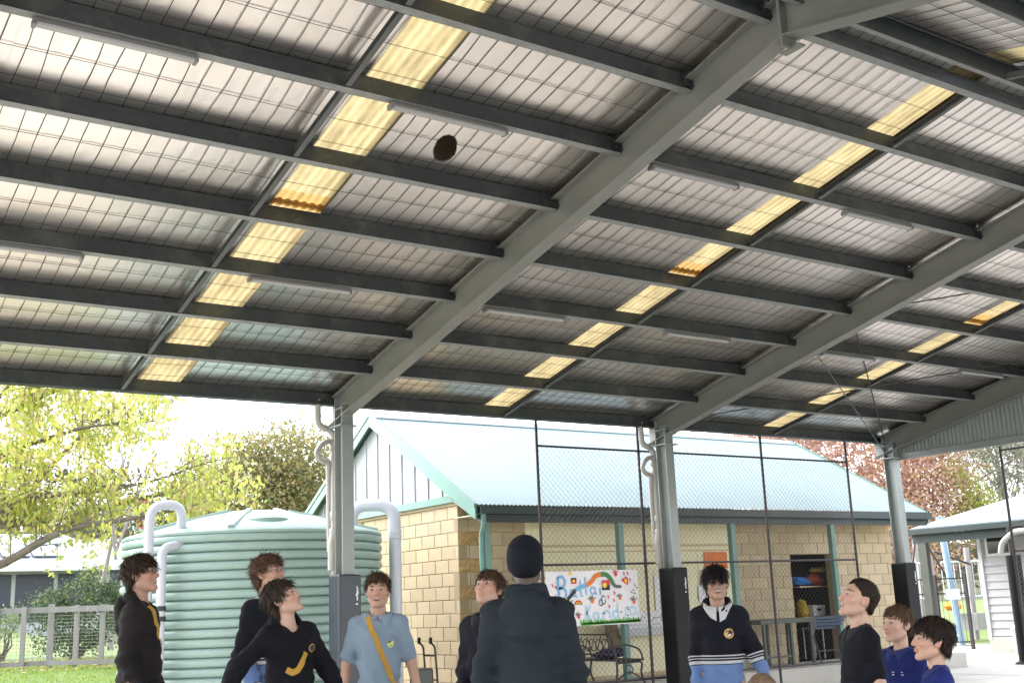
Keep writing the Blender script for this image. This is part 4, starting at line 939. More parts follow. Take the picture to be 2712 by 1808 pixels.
# ------------------------------------------------------------------ people: bodies, heads, hair and clothes as smooth blended solids
def rotm(ax, a): return np.array(Matrix.Rotation(a, 3, ax))
def d_cone(P, a, b, ra, rb, sq=None):
    a = np.asarray(a, float); b = np.asarray(b, float); q = P - a; ba = b - a
    t = np.clip((q @ ba) / max(ba @ ba, 1e-9), 0, 1); v = q - t[..., None] * ba
    if sq is not None: v = v * np.asarray(sq)
    d = np.sqrt((v * v).sum(-1)) - (ra + (rb - ra) * t)
    return d if sq is None else d / max(sq)
def d_ell(P, c, r, Rm=None):
    q = P - np.asarray(c, float)
    if Rm is not None: q = q @ Rm          # Rm: local->world columns
    r = np.asarray(r, float); k0 = np.sqrt(((q / r) ** 2).sum(-1)); k1 = np.sqrt(((q / (r * r)) ** 2).sum(-1))
    return k0 * (k0 - 1) / np.maximum(k1, 1e-6)
def smin(a, b, k):
    h = np.clip(.5 + .5 * (b - a) / k, 0, 1); return b + (a - b) * h - k * h * (1 - h)
class Solid:
    """ordered list of blended primitives, evaluated anywhere or meshed on a grid"""
    def __init__(s): s.p = []
    def cone(s, a, b, ra, rb, k=.02, sq=None, sub=False):
        a = np.array(a, float); b = np.array(b, float); r = max(ra, rb)
        s.p.append((lambda P: d_cone(P, a, b, ra, rb, sq), np.minimum(a, b) - r, np.maximum(a, b) + r, k, sub)); return s
    def ell(s, c, r, k=.02, Rm=None, sub=False):
        c = np.array(c, float); R_ = max(r); s.p.append((lambda P: d_ell(P, c, r, Rm), c - R_, c + R_, k, sub)); return s
    def fun(s, f, lo, hi, k=.01, sub=False): s.p.append((f, np.array(lo), np.array(hi), k, sub)); return s
    def __call__(s, P):
        d = np.full(P.shape[:-1], .3)
        for f, lo, hi, k, sub in s.p:
            e = f(P); d = smin(d, e, k) if not sub else -smin(-d, e, k)
        return d
    def bounds(s):
        ps = [p for p in s.p if not p[4]]; return np.min([p[1] for p in ps], 0), np.max([p[2] for p in ps], 0)
    def mesh(s, ax, post=None):
        """surface nets on the tensor grid ax = (xs, ys, zs)"""
        xs, ys, zs = ax; D = np.full((len(xs), len(ys), len(zs)), .3, np.float32); hm = max(np.diff(a).max() for a in ax)
        for f, lo, hi, k, sub in s.p:
            e = k + 2.5 * hm; ii = [np.searchsorted(a, [lo[i] - e, hi[i] + e]) for i, a in enumerate(ax)]
            sl_ = tuple(slice(max(i[0] - 1, 0), i[1] + 1) for i in ii)
            if any(q.stop - q.start < 1 for q in sl_): continue
            G = np.stack(np.meshgrid(xs[sl_[0]], ys[sl_[1]], zs[sl_[2]], indexing='ij'), -1)
            if 0 in G.shape: continue
            v = f(G); o = D[sl_]; D[sl_] = smin(o, v, k) if not sub else -smin(-o, v, k)
        if post is not None:
            G = np.stack(np.meshgrid(xs, ys, zs, indexing='ij'), -1); D = post(G, D)
        return nets(D, xs, ys, zs)
def nets(D, xs, ys, zs):
    S = D < 0; n = D.shape
    c = np.zeros((n[0] - 1, n[1] - 1, n[2] - 1), np.int8)
    for i in (0, 1):
        for j in (0, 1):
            for k in (0, 1): c += S[i:n[0] - 1 + i, j:n[1] - 1 + j, k:n[2] - 1 + k]
    act = (c > 0) & (c < 8); idx = np.argwhere(act); m = len(idx)
    ID = np.full(act.shape, -1, np.int64); ID[act] = np.arange(m)
    ACC = np.zeros((m, 3)); CNT = np.zeros(m); ax = (xs, ys, zs)
    corners = [(i, j, k) for i in (0, 1) for j in (0, 1) for k in (0, 1)]
    vals = {q: D[idx[:, 0] + q[0], idx[:, 1] + q[1], idx[:, 2] + q[2]] for q in corners}
    pos = {q: np.stack([xs[idx[:, 0] + q[0]], ys[idx[:, 1] + q[1]], zs[idx[:, 2] + q[2]]], -1) for q in corners}
    for a in corners:
        for dim in range(3):
            if a[dim]: continue
            b = list(a); b[dim] = 1; b = tuple(b); va, vb = vals[a], vals[b]; cr = (va < 0) != (vb < 0)
            t = np.where(cr, va / np.where(np.abs(va - vb) < 1e-9, 1e-9, va - vb), 0)[:, None]
            ACC += np.where(cr[:, None], pos[a] + (pos[b] - pos[a]) * t, 0); CNT += cr
    V = ACC / np.maximum(CNT, 1)[:, None]; Fs = []
    for dim in range(3):
        u, w = [(1, 2), (2, 0), (0, 1)][dim]
        sl0 = [slice(None)] * 3; sl1 = [slice(None)] * 3; sl0[dim] = slice(0, n[dim] - 1); sl1[dim] = slice(1, n[dim])
        ch = S[tuple(sl0)] != S[tuple(sl1)]; e = np.argwhere(ch)
        ok = (e[:, u] > 0) & (e[:, w] > 0) & (e[:, u] < n[u] - 1) & (e[:, w] < n[w] - 1); e = e[ok]
        ins = S[e[:, 0], e[:, 1], e[:, 2]]; q = []
        for du, dw in ((-1, -1), (0, -1), (0, 0), (-1, 0)):
            g = e.copy(); g[:, u] += du; g[:, w] += dw; q.append(ID[g[:, 0], g[:, 1], g[:, 2]])
        f = np.stack(q, -1); f[~ins] = f[~ins][:, ::-1]; Fs.append(f)
    return V, np.concatenate(Fs)
def axis(lo, hi, h): return np.arange(lo, hi + h, h)
def axis_fine(lo, hi, h, flo, fhi, fh):
    a = np.concatenate([np.arange(lo, flo, h), np.arange(max(flo, lo), min(fhi, hi), fh), np.arange(max(fhi, lo), hi + h, h)]); a = np.unique(np.round(a, 5))
    keep = np.concatenate([[True], np.diff(a) > fh * .4]); return a[keep]
def sines(P, f, seed):
    r = np.random.RandomState(seed); o = 0
    for i in range(4):
        k = r.normal(size=3); k /= np.linalg.norm(k); o = o + np.sin(P @ (k * f * (1 + .5 * i)) + r.uniform(0, 6)) / (1 + .4 * i)
    return o / 2.3

def head_solid(S, jaw=1.0, smile=0.0, open_=0.0, width=1.0):
    """adds a head in its own frame: face towards +y, eye line at z=0, chin -.112, crown +.115"""
    w = width
    S.ell((0, -.014, .030), (.0735 * w, .0935, .0845), .02)
    S.ell((0, .026, -.028), (.0600 * w, .064, .080), .03)
    for s in (-1, 1):
        S.cone((s * .050 * jaw * w, -.004, -.058), (s * .012, .066, -.099), .018, .015, .03)
        S.ell((s * .043 * w, .056, -.022), (.021, .024, .020), .025)
    S.ell((0, .072, -.098), (.018, .016, .015), .02)
    S.cone((-.036, .073, .020), (.036, .073, .020), .013, .013, .02)
    S.cone((0, .082, .014), (0, .1015, -.030), .0085, .0125, .014)
    for s in (-1, 1):
        S.ell((s * .0125, .0935, -.034), (.0085, .011, .0075), .007)
        S.ell((s * .0315, .101, .001), (.0155, .0175, .0105), .012, sub=True)
        S.ell((s * .0315, .0735, .001), (.0130, .0130, .0120), .003)
        S.cone((s * .020, .0855, .0105), (s * .045, .0775, .0075), .0036, .003, .004)
        S.ell((s * .0755 * w, -.012, -.006), (.009, .020, .031), .006, Rm=rotm('X', .25) @ rotm('Z', s * .35))
        S.ell((s * .0845 * w, -.004, -.002), (.007, .010, .016), .005, sub=True)
    S.ell((0, .0885, -.0565), (.022 + .006 * smile, .0105, .0055), .006)
    S.ell((0, .0865, -.0675), (.019 + .005 * smile, .0105, .0065), .006)
    if open_ > 0: S.ell((0, .098, -.0625), (.022 + .006 * smile, .016, .0055 + .008 * open_), .003, sub=True)
    else: S.ell((0, .100, -.0620), (.024, .006, .0016), .004, sub=True)
    return S
def head_cols(Q, tone, brow, smile, open_, red=1.0):
    """colours for points in head space"""
    x, y, z = Q[:, 0], Q[:, 1], Q[:, 2]; ax = np.abs(x); n = len(Q); tone = np.array(tone)
    C = np.repeat(tone[None], n, 0) * (1 + .05 * sines(Q, 60, 3))[:, None]
    def blend(m, c): nonlocal C; m = np.clip(m, 0, 1)[:, None]; C = C * (1 - m) + np.array(c) * m
    g = lambda cx, cy, cz, rx, ry, rz: np.exp(-(((ax - cx) / rx) ** 2 + ((y - cy) / ry) ** 2 + ((z - cz) / rz) ** 2))
    ruddy = tone * np.array([1.05, .74, .70])
    blend(.55 * red * g(.045, .065, -.03, .024, .04, .022), ruddy); blend(.5 * red * g(0, .112, -.03, .014, .02, .016), ruddy); blend(.45 * red * g(.08, -.012, -.005, .02, .025, .03), ruddy)
    lip = tone * np.array([.84, .58, .56])
    blend((y > .078) * (ax < .025 + .006 * smile) * (np.abs(z + .062) < .0115) * .55, lip)
    blend((y > .055) * (((ax - .034) / .021) ** 2 + ((z - .0235 - .004 * np.sin((ax - .012) * 60)) / .0052) ** 2 < 1) * .85, brow)
    # eyes
    ex = ((ax - .0315) / .0135) ** 2 + ((z - .001) / .0062) ** 2
    blend((ex < 1) * (y > .065) * .9, (.20, .175, .16)); blend((((ax - .0315) / .0068) ** 2 + ((z - .0015) / .0062) ** 2 < 1) * (y > .07) * .95, (.05, .032, .022))
    blend((np.abs(ex - 1.15) < .45) * (z > .003) * (y > .06) * .7, np.array(brow) * .8)
    blend(.35 * g(.0315, .085, -.010, .016, .03, .006), tone * np.array([.7, .55, .52]))
    if open_ > 0:
        m = (y > .066) * (ax < .022 + .006 * smile) * (np.abs(z + .0625) < .0055 + .0075 * open_)
        inner = (d_ell(Q, (0, .098, -.0625), (.022 + .006 * smile, .016, .0055 + .008 * open_)) < .0022)
        blend(inner * .95, (.10, .03, .03)); blend(inner * (z > -.0625 - .001) * (ax < .019 + .004 * smile) * .95, (.46, .44, .41))
    return C
def hairline(st, phi):
    """height of the hair edge around the head: phi 0 = front, pi = back"""
    xp = [0, .45, .85, 1.25, 1.55, 1.85, 2.3, math.pi]; return np.interp(phi, xp, st)
HAIR = {  #            front            temple  ear            nape
    'messy': dict(st=[.058, .060, .050, .015, .000, .012, -.050, -.066], th=.010, top=.014, n=1500, L=.045, curl=.35, rough=.006),
    'fringe': dict(st=[.040, .046, .048, .005, -.005, .005, -.055, -.075], th=.011, top=.014, n=1500, L=.055, curl=.15, rough=.005),
    'curly': dict(st=[.050, .052, .046, .010, -.015, -.020, -.070, -.090], th=.016, top=.022, n=2200, L=.045, curl=1.3, rough=.010),
    'mop': dict(st=[.044, .040, .028, -.004, -.030, -.025, -.085, -.105], th=.014, top=.016, n=1800, L=.060, curl=.4, rough=.007),
    'bowl': dict(st=[.024, .022, .010, -.020, -.045, -.050, -.085, -.105], th=.016, top=.017, n=1900, L=.070, curl=.12, rough=.004),
    'crew': dict(st=[.070, .070, .058, .022, .004, .012, -.042, -.060], th=.005, top=.010, n=1300, L=.020, curl=.1, rough=.002),
    'kid': dict(st=[.052, .052, .046, .012, .000, .008, -.050, -.070], th=.009, top=.012, n=1500, L=.040, curl=.15, rough=.004),
    'thick': dict(st=[.036, .036, .030, .004, -.010, -.004, -.060, -.085], th=.015, top=.018, n=1700, L=.045, curl=.2, rough=.006),
    'swept': dict(st=[.056, .054, .042, .010, -.012, -.006, -.085, -.110], th=.013, top=.016, n=1900, L=.065, curl=.35, rough=.007)}
def make_hair(kind, colr, seed, width=1.0, back=False):
    h = HAIR[kind]; th, tp = h['th'], h['top']
    def f(P):
        zt = np.clip((P[..., 2] - .02) / .09, 0, 1)[..., None]
        d = d_ell(P, (0, -.016, .030 + tp * .3), (.0735 * width + th, .0945 + th, .0845 + tp * .75))
        d = d + h['rough'] * sines(P, 85, seed) + h['rough'] * .6 * sines(P, 190, seed + 1)
        phi = np.arctan2(np.abs(P[..., 0]), P[..., 1] + .01); zl = hairline(h['st'], phi) + .008 * sines(P * np.array([1, 1, .2]), 130, seed + 2)
        cut = (zl - P[..., 2]) * .75
        # lower back of the head hugs the neck
        d = np.maximum(d, -.02 - .0 * d); d2 = d_ell(P, (0, -.040, -.045), (.062 * width + th * .6, .056 + th * .6, .075))
        return -smin(-smin(d, d2, .02), -cut, .012)
    S = Solid(); S.fun(f, (-.14, -.16, -.14), (.14, .14, .17), .005)
    a = [axis(-.125, .125, .0055), axis(-.150, .135, .0055), axis(-.135, .165, .0055)]
    V, F = S.mesh(a); r = np.random.RandomState(seed)
    g = np.stack([S(V + e) - S(V - e) for e in np.eye(3) * .003], -1); g /= np.maximum(np.linalg.norm(g, axis=1)[:, None], 1e-6)
    base = np.array(colr); shade = 1 + .22 * sines(V * np.array([1, 1, .35]), 170, seed + 5)
    C = base * shade[:, None]
    ok = np.where(g[:, 2] > -.55)[0]; n = h['n']; i = r.choice(ok, n); p = V[i]; nn = g[i]
    flow = p - np.array([0, -.045, .135]); flow = flow + np.array([0, .15 if not back else -.2, -.5]) * .12
    flow -= (flow * nn).sum(1)[:, None] * nn; flow /= np.maximum(np.linalg.norm(flow, axis=1)[:, None], 1e-6)
    flow += r.normal(size=flow.shape) * (.10 + .22 * h['curl']); flow /= np.linalg.norm(flow, axis=1)[:, None]
    side = np.cross(flow, nn); side /= np.maximum(np.linalg.norm(side, axis=1)[:, None], 1e-6)
    L = h['L'] * r.uniform(.5, 1.2, n)[:, None]; cv = h['curl'] * r.uniform(-1, 1, n)[:, None]; w = .0022 * r.uniform(.7, 1.5, n)[:, None]
    pts = [p - nn * .004, p + flow * L * .35 + nn * (.0015 + L * .03) + side * cv * L * .12, p + flow * L * .7 + nn * (.0005 + L * .01) + side * cv * L * .38, p + flow * L * (1 - .25 * np.abs(cv)) - nn * (.001 + L * .12) + side * cv * L * .6]
    P = np.stack([pts[0] - side * w, pts[0] + side * w, pts[1] - side * w, pts[1] + side * w, pts[2] - side * w * .8, pts[2] + side * w * .8, pts[3] - side * w * .2, pts[3] + side * w * .2], 1).reshape(-1, 3)
    b = np.arange(n)[:, None] * 8 + len(V); FF = np.concatenate([b + np.array([0, 1, 3, 2]), b + np.array([2, 3, 5, 4]), b + np.array([4, 5, 7, 6])])
    cc = np.repeat(base * r.uniform(.75, 1.45, n)[:, None], 8, 0)
    return np.concatenate([V, P]), np.concatenate([F, FF]), np.concatenate([C, cc])
mat('skin', (.5, .3, .2), .48, attr='Col', spec=.4, bump=.12, bscale=300)
mat('hair', (.05, .03, .02), .6, attr='Col', spec=.12)
mat('cloth', (.1, .1, .1), .85, attr='Col', spec=.2, bump=.35, bscale=420)
mat('strap_yellow', (.40, .22, .02), .6, var=.12, vscale=30, bump=.3, bscale=400)
mat('strap_black', (.02, .02, .022), .6)
mat('glasses', (.05, .04, .04), .3, .3)
mat('badge_gold', (.55, .33, .10), .6); mat('badge_white', (.7, .7, .7), .6); mat('badge_navy', (.012, .014, .03), .6); mat('badge_lime', (.50, .55, .22), .6); mat('shoe', (.03, .03, .035), .5)

def person(label, pos, rz, H=1.75, lean=(0, 0), head=(0, 0, 0), armR=None, armL=None, tone=(.40, .235, .17), hair='messy', haircol=(.045, .026, .016), brow=(.05, .03, .02),
           smile=0., open_=0., jaw=1., width=1., top='hoodie', col1=(.02, .02, .022), seed=1, strap=None, glasses=False, stripes=None, collar=None, badge=None, girth=.88, hscale=1.03, shorts=(.03, .033, .045), red=1.0):
    k = (H - .014) / (1.518 + .215 * hscale); FZ = .1; pt = thing('person', label, 'person', (pos[0], pos[1], FZ), 'people watching the ball')
    Rb = rotm('Y', R(lean[0])) @ rotm('X', R(-lean[1])); piv = np.array([0, 0, .95])
    ub = lambda v: Rb @ (np.array(v, float) - piv) + piv
    nb = ub((0, -.012, 1.455)); hp = ub((0, -.004, 1.518))
    Rh = Rb @ rotm('Z', R(head[0])) @ rotm('X', R(head[1])) @ rotm('Y', R(head[2]))
    hc = hp + Rh @ np.array([0, .016, .100]) * hscale
    sh_ = {s: ub((s * .168 * girth, -.012, 1.388)) for s in (1, -1)}
    arms = {}
    for s, spec in ((1, armR), (-1, armL)):
        u, f = spec or ((s * .16, .02, -1), (s * .06, .22, -1)); u = np.array(u, float); f = np.array(f, float); u /= np.linalg.norm(u); f /= np.linalg.norm(f)
        e = sh_[s] + u * .285; w = e + f * .25; arms[s] = (sh_[s], e, w, f, u)
    hips = {s: np.array([s * .088, 0, .92]) for s in (1, -1)}; knees = {s: np.array([s * .105, .025, .50]) for s in (1, -1)}; ank = {s: np.array([s * .115, -.02, .085]) for s in (1, -1)}
    # --- body
    B = Solid(); fl = (1, 1.35, 1)
    B.cone(ub((0, 0, 1.0)), ub((0, 0, 1.12)), .135 * girth, .125 * girth, .05, fl); B.cone(ub((0, 0, 1.14)), ub((0, 0, 1.30)), .128 * girth, .145 * girth, .06, fl); B.cone(ub((-.09 * girth, -.005, 1.345)), ub((.09 * girth, -.005, 1.345)), .07, .07, .06)
    B.cone(nb - np.array([0, 0, .04]), hp + Rh @ np.array([0, -.012, .02]) * hscale, .060, .0535, .03)
    for s in (1, -1):
        a, e, w, f, u = arms[s]
        B.cone(a, e, .047, .038, .03); B.cone(e, w, .039, .0255, .02); B.cone(hips[s], knees[s], .078, .055, .05); B.cone(knees[s], ank[s], .052, .038, .03); B.cone(ank[s] - np.array([0, 0, .03]), ank[s] + np.array([0, .13, -.045]), .035, .03, .03)
        # hand: palm, thumb and four fingers, slightly curled
        fd = f; out = np.array([0, 1, 0.]) - fd * fd[1]; out /= np.linalg.norm(out); pn = np.cross(fd, out) * s     # out: thumb side, pn: palm normal
        pn = -np.sign((pn @ np.array([s, 0, 0])) or 1) * pn
        pc = w + fd * .048; Rm = np.stack([out, pn, fd], -1)
        B.ell(pc, (.041, .0165, .052), .015, Rm)
        for j, (o_, L_) in enumerate(((.030, .072), (.010, .080), (-.010, .075), (-.029, .060))):
            b0 = w + fd * .088 + out * o_; b1 = b0 + (fd * .9 + pn * .35) * L_ * .52; b2 = b1 + (fd * .45 + pn * .85) * L_ * .5
            B.cone(b0, b1, .0092, .0085, .005); B.cone(b1, b2, .0085, .007, .004)
        t0 = w + fd * .028 + out * .030; t1 = t0 + (fd * .6 + out * .75 + pn * .2) * .038; t2 = t1 + (fd * .92 + pn * .3) * .032
        B.cone(t0, t1, .013, .0105, .008); B.cone(t1, t2, .0105, .008, .004)
    HS = Solid(); head_solid(HS, jaw, smile, open_, width)
    for fn, lo, hi, kk, sub in HS.p:
        B.p.append(((lambda fn: (lambda P: fn(((P - hc) @ Rh) / hscale) * hscale))(fn), hc - .155, hc + .155, kk, sub))
    lo, hi = B.bounds(); lo -= .02; hi += .02
    ax = (axis_fine(lo[0], hi[0], .0105, hc[0] - .10, hc[0] + .10, .0043), axis_fine(lo[1], hi[1], .0105, hc[1] - .12, hc[1] + .13, .0043), axis_fine(lo[2], hi[2], .0105, hc[2] - .13, hc[2] + .12, .0043))
    V, F = B.mesh(ax); Q = ((V - hc) @ Rh) / hscale
    C = np.repeat(np.array(tone)[None], len(V), 0) * (1 + .05 * sines(V, 40, seed))[:, None]
    hm = (np.abs(Q) < np.array([.12, .13, .125])).all(1); C[hm] = head_cols(Q[hm], tone, brow, smile, open_, red)
    ang = rz; Rz = rotm('Z', R(ang))
    def emit(name, V, F, C, matn, parent=pt, smooth=True):
        W = (V * k) @ Rz.T + np.array([pos[0], pos[1], FZ]); o = np_mesh(name, W, F, matn, parent, C, smooth); return o
    emit('body', V, F, C, 'skin')
    # --- clothes
    Cc = Solid(); long_ = top != 'polo'; ex = .016 if long_ else .012
    hemz = .86 if long_ else .84
    Cc.cone(ub((0, .006, hemz + .04)), ub((0, 0, 1.12)), .156 * girth + ex, .146 * girth + ex, .05, (1, 1.12, 1)); Cc.cone(ub((0, 0, 1.12)), ub((0, 0, 1.30)), .142 * girth + ex, .152 * girth + ex, .06, fl)
    Cc.cone(ub((-.105 * girth, -.008, 1.330)), ub((.105 * girth, -.008, 1.330)), .072 + ex, .072 + ex, .07)
    for s in (1, -1): Cc.cone(nb + Rb @ np.array([s * .03, -.012, -.045]), sh_[s] + Rb @ np.array([0, 0, -.002]), .058, .050 + ex * .4, .04)
    Cc.cone(ub((0, -.015, 1.40)), nb + Rb @ np.array([0, 0, -.005]), .085, .064, .04)
    wr = {}
    for s in (1, -1):
        a, e, w, f, u = arms[s]; end = w - f * .01 if long_ else a + u * .225
        if long_:
            Cc.cone(a, e, .052 + ex * .5, .049 + ex * .5, .05); Cc.cone(e, end - f * .03, .051 + ex * .5, .041 + ex * .3, .03); Cc.cone(end - f * .045, end, .036, .036, .008)
            Cc.ell(end - f * .055, (.047, .047, .035), .02)
        else: Cc.cone(a, end, .050 + ex * .3, .057, .05)
    if top == 'hoodie' or top == 'jumper_hood':
        hb = nb + Rb @ np.array([0, -.055, -.005])
        Cc.ell(hb + Rb @ np.array([0, -.035, -.060]), (.130, .058, .105), .010, Rb @ rotm('X', .22)); Cc.ell(hb + Rb @ np.array([0, -.045, -.150]), (.085, .042, .065), .022, Rb); Cc.cone(nb + Rb @ np.array([-.072, -.045, .035]), nb + Rb @ np.array([.072, -.045, .035]), .034, .034, .02); Cc.cone(nb + Rb @ np.array([-.078, -.03, .012]), nb + Rb @ np.array([-.035, .072, -.045]), .026, .020, .02); Cc.cone(nb + Rb @ np.array([.078, -.03, .012]), nb + Rb @ np.array([.035, .072, -.045]), .026, .020, .02); Cc.cone(nb + Rb @ np.array([-.078, -.03, .012]), nb + Rb @ np.array([.078, -.03, .012]), .030, .030, .02)
    # neck opening
    up_ = Rb @ np.array([0, 0, 1.]); Cc.cone(nb + Rb @ np.array([0, .012, .0]), hp + up_ * .15, .0635, .066, .008, sub=True)
    Cc.ell(nb + Rb @ np.array([0, .075, .010]), (.045, .05, .05), .015, sub=True)
    el = [arms[s][1] for s in (1, -1)]
    def disp(P):
        am = .0060 + .007 * sum(np.exp(-((P - e) ** 2).sum(-1) / .012) for e in el) + .006 * np.exp(-((P[..., 2] - 1.0) / .12) ** 2)
        q = P * np.array([1, 1, 2.2]); return am * sines(q + .03 * sines(P, 14, seed)[..., None], 26, seed + 3) + .0012 * sines(P, 110, seed + 4)
    def post(G, D):
        near = np.abs(D) < .06; D[near] += disp(G[near]); return D
    Cd = lambda P: Cc(P) + disp(P)
    lo, hi = Cc.bounds(); lo -= .03; hi += .03
    V, F = Cc.mesh((axis(lo[0], hi[0], .0105), axis(lo[1], hi[1], .0105), axis(lo[2], hi[2], .0105)), post)
    C = np.repeat(np.array(col1, float)[None], len(V), 0) * (1 + .12 * sines(V, 18, seed + 7))[:, None]
    o = emit('hoodie' if top == 'hoodie' else ('polo_shirt' if top == 'polo' else 'jumper'), V, F, C, 'cloth')
    if stripes:
        # distance below the shoulder line, measured along sleeve or trunk
        loc = (V - piv) @ Rb + piv; band = 1.405 - loc[:, 2]
        for s in (1, -1):
            a, e, w, f, u = arms[s]; inarm = np.minimum(d_cone(V, a + u * .06, e, .075, .07), d_cone(V, e, w, .07, .06)) < .004
            t1 = np.clip((V - a) @ u, 0, .285); t2 = np.clip((V - e) @ f, 0, .3); da_ = np.minimum(d_cone(V, a, e, .058, .057), d_cone(V, e, w, .057, .045)); dt_ = np.minimum(d_cone(V, ub((0, 0, .9)), ub((0, 0, 1.12)), .15 * girth + ex, .142 * girth + ex, fl), d_cone(V, ub((0, 0, 1.12)), ub((0, 0, 1.3)), .142 * girth + ex, .152 * girth + ex, fl)); tr = da_ < dt_
            sel = inarm & tr; band[sel] = (t1 + t2)[sel] * 1.0 + .0
        at = o.data.attributes.new('band', 'FLOAT', 'POINT'); at.data.foreach_set('value', band.astype(np.float32)); o.data.materials[0] = stripes
    # trousers and shoes
    T_ = Solid(); T_.cone((0, 0, .90), (0, 0, 1.0), .140 * girth, .130 * girth, .04, fl)
    for s in (1, -1): T_.cone(hips[s] * np.array([.9, 1, 1]), knees[s], .080, .070, .04); T_.cone(knees[s], ank[s] + np.array([0, 0, -.02]), .070, .060, .04)
    lo, hi = T_.bounds(); V, F = T_.mesh([axis(lo[i] - .03, hi[i] + .03, .014) for i in range(3)]); emit('trousers', V, F, np.repeat(np.array([shorts]), len(V), 0), 'cloth')
    for s in (1, -1):
        Z = Solid(); Z.cone(ank[s] + np.array([0, -.03, -.035]), ank[s] + np.array([0, .15, -.048]), .047, .042, .03); Z.cone(ank[s] + np.array([0, 0, 0]), ank[s] + np.array([0, 0, -.04]), .045, .045, .03); Z.fun(lambda P: -P[..., 2] + .004 - .2 + .2 if False else P[..., 2] * 0 + 1, (0, 0, 0), (0, 0, 0), .001)
        lo, hi = Z.bounds(); V, F = Z.mesh([axis(lo[i] - .02, hi[i] + .02, .011) for i in range(3)]); V[:, 2] = np.maximum(V[:, 2], .0); emit('shoe', V, F, np.repeat(np.array([(.03, .03, .034)]), len(V), 0), 'cloth')
    # hair / beanie
    if hair == 'beanie':
        Bn = Solid(); Bn.ell((0, -.016, .048), (.087, .106, .092), .02); Bn.ell((0, -.022, .0), (.083, .102, .075), .03); Bn.ell((0, .09, -.06), (.09, .09, .085), .02, sub=True); Bn.ell((0, -.05, -.14), (.2, .2, .075), .015, sub=True)
        V, F = Bn.mesh([axis(-.11, .11, .0055), axis(-.14, .12, .0055), axis(-.1, .16, .0055)]); C = np.repeat(np.array(haircol)[None], len(V), 0) * (1 + .15 * np.sin(np.arctan2(V[:, 0], V[:, 1]) * 70))[:, None]
        emit('beanie', V * hscale @ Rh.T + hc, F, C, 'cloth')
    else:
        V, F, C = make_hair(hair, haircol, seed, width, hair == 'swept'); emit('hair', V * hscale @ Rh.T + hc, F, C, 'hair')
    def toW(p): return Rz @ (np.array(p) * k) + np.array([pos[0], pos[1], FZ])
    def surf(p, dirn):
        """march from p along dirn (inwards) to the cloth surface"""
        p = np.array(p, float); dirn = np.array(dirn, float); dirn /= np.linalg.norm(dirn)
        for _ in range(26):
            d = float(Cd(p[None])[0]);
            if d < .001: break
            p = p + dirn * min(max(d * .85, .001), .06)
        return p
    def normal(p): g = np.array([float(Cd((p + e)[None])[0] - Cd((p - e)[None])[0]) for e in np.eye(3) * .004]); return g / (np.linalg.norm(g) + 1e-9)
    if strap:
        pts = []
        for (a, b) in zip(strap[:-1], strap[1:]):
            for t in np.linspace(0, 1, 7)[:-1]: pts.append(np.array(a) * (1 - t) + np.array(b) * t)
        pts.append(np.array(strap[-1])); m = MB(); S_ = []
        for q in pts:
            c = np.array([0, 0, 1.2 if q[2] < 1.3 else 1.25]); st = np.array(ub((q[0] * 1.0, q[1], q[2]))); inn = ub((q[0] * .35, 0, min(q[2], 1.30))) - st; S_.append(surf(st, inn))
        P = []
        for i, q in enumerate(S_):
            n_ = normal(q); d = S_[min(i + 1, len(S_) - 1)] - S_[max(i - 1, 0)]; d /= np.linalg.norm(d) + 1e-9; sd = np.cross(n_, d)
            P += [toW(q + n_ * .006 - sd * .019), toW(q + n_ * .006 + sd * .019), toW(q + n_ * .0005 - sd * .019), toW(q + n_ * .0005 + sd * .019)]
        F = []
        for i in range(len(S_) - 1): b = 4 * i; F += [(b, b + 1, b + 5, b + 4), (b + 2, b, b + 4, b + 6), (b + 1, b + 3, b + 7, b + 5)]
        m.add(P, F); m.build('shoulder_strap', 'strap_yellow', pt, smooth=60)
    if collar:
        # folded shirt collar: two flat wings around the neck opening
        for s in (1, -1):
            P = []; F = []; n = 9
            for i in range(n):
                a = math.pi - (math.pi - .10) * i / (n - 1); rr_ = .067
                up0 = nb + Rb @ np.array([s * rr_ * math.sin(a), .010 + rr_ * math.cos(a) * 1.0, .020 - .030 * (i / (n - 1)) ** 1.5])
                wd = .030 + .022 * (i / (n - 1)); ot = surf(up0 + Rb @ np.array([s * math.sin(a) * wd, math.cos(a) * wd, .06]), Rb @ np.array([0, 0, -1.]))
                ot = ot + np.array([0, 0, .005]); md = (up0 + ot) / 2 + Rb @ np.array([s * math.sin(a) * .006, math.cos(a) * .006, .010])
                P += [toW(up0), toW(md), toW(ot), toW(ot - np.array([0, 0, .004]))]
            for i in range(n - 1):
                b = 4 * i; F += [(b, b + 4, b + 5, b + 1), (b + 1, b + 5, b + 6, b + 2), (b + 2, b + 6, b + 7, b + 3)]
            m = MB(); m.add(P, F); m.build('collar', collar, pt, smooth=50)
    if badge:
        (bx, bz, kind) = badge; q0 = surf(ub((bx, .35, bz)), Rb @ np.array([0, -1., 0])); n_ = normal(q0); xx = np.cross(np.array([0, 0, 1.]), n_); xx /= np.linalg.norm(xx); zz = np.cross(n_, xx)
        def patch(pts, matn, lift, nm):
            P = []
            for (a, b) in pts:
                w_ = q0 + xx * a + zz * b; q = surf(w_ + n_ * .06, -n_); P.append(toW(q + n_ * lift))
            m = MB(); m.add(P, [tuple(range(len(P)))]); m.build(nm, matn, pt)
        circ = lambda r_, cx=0, cz=0, sx=1: [(cx + r_ * sx * math.cos(t), cz + r_ * math.sin(t)) for t in np.linspace(0, 2 * math.pi, 21)[:-1]]
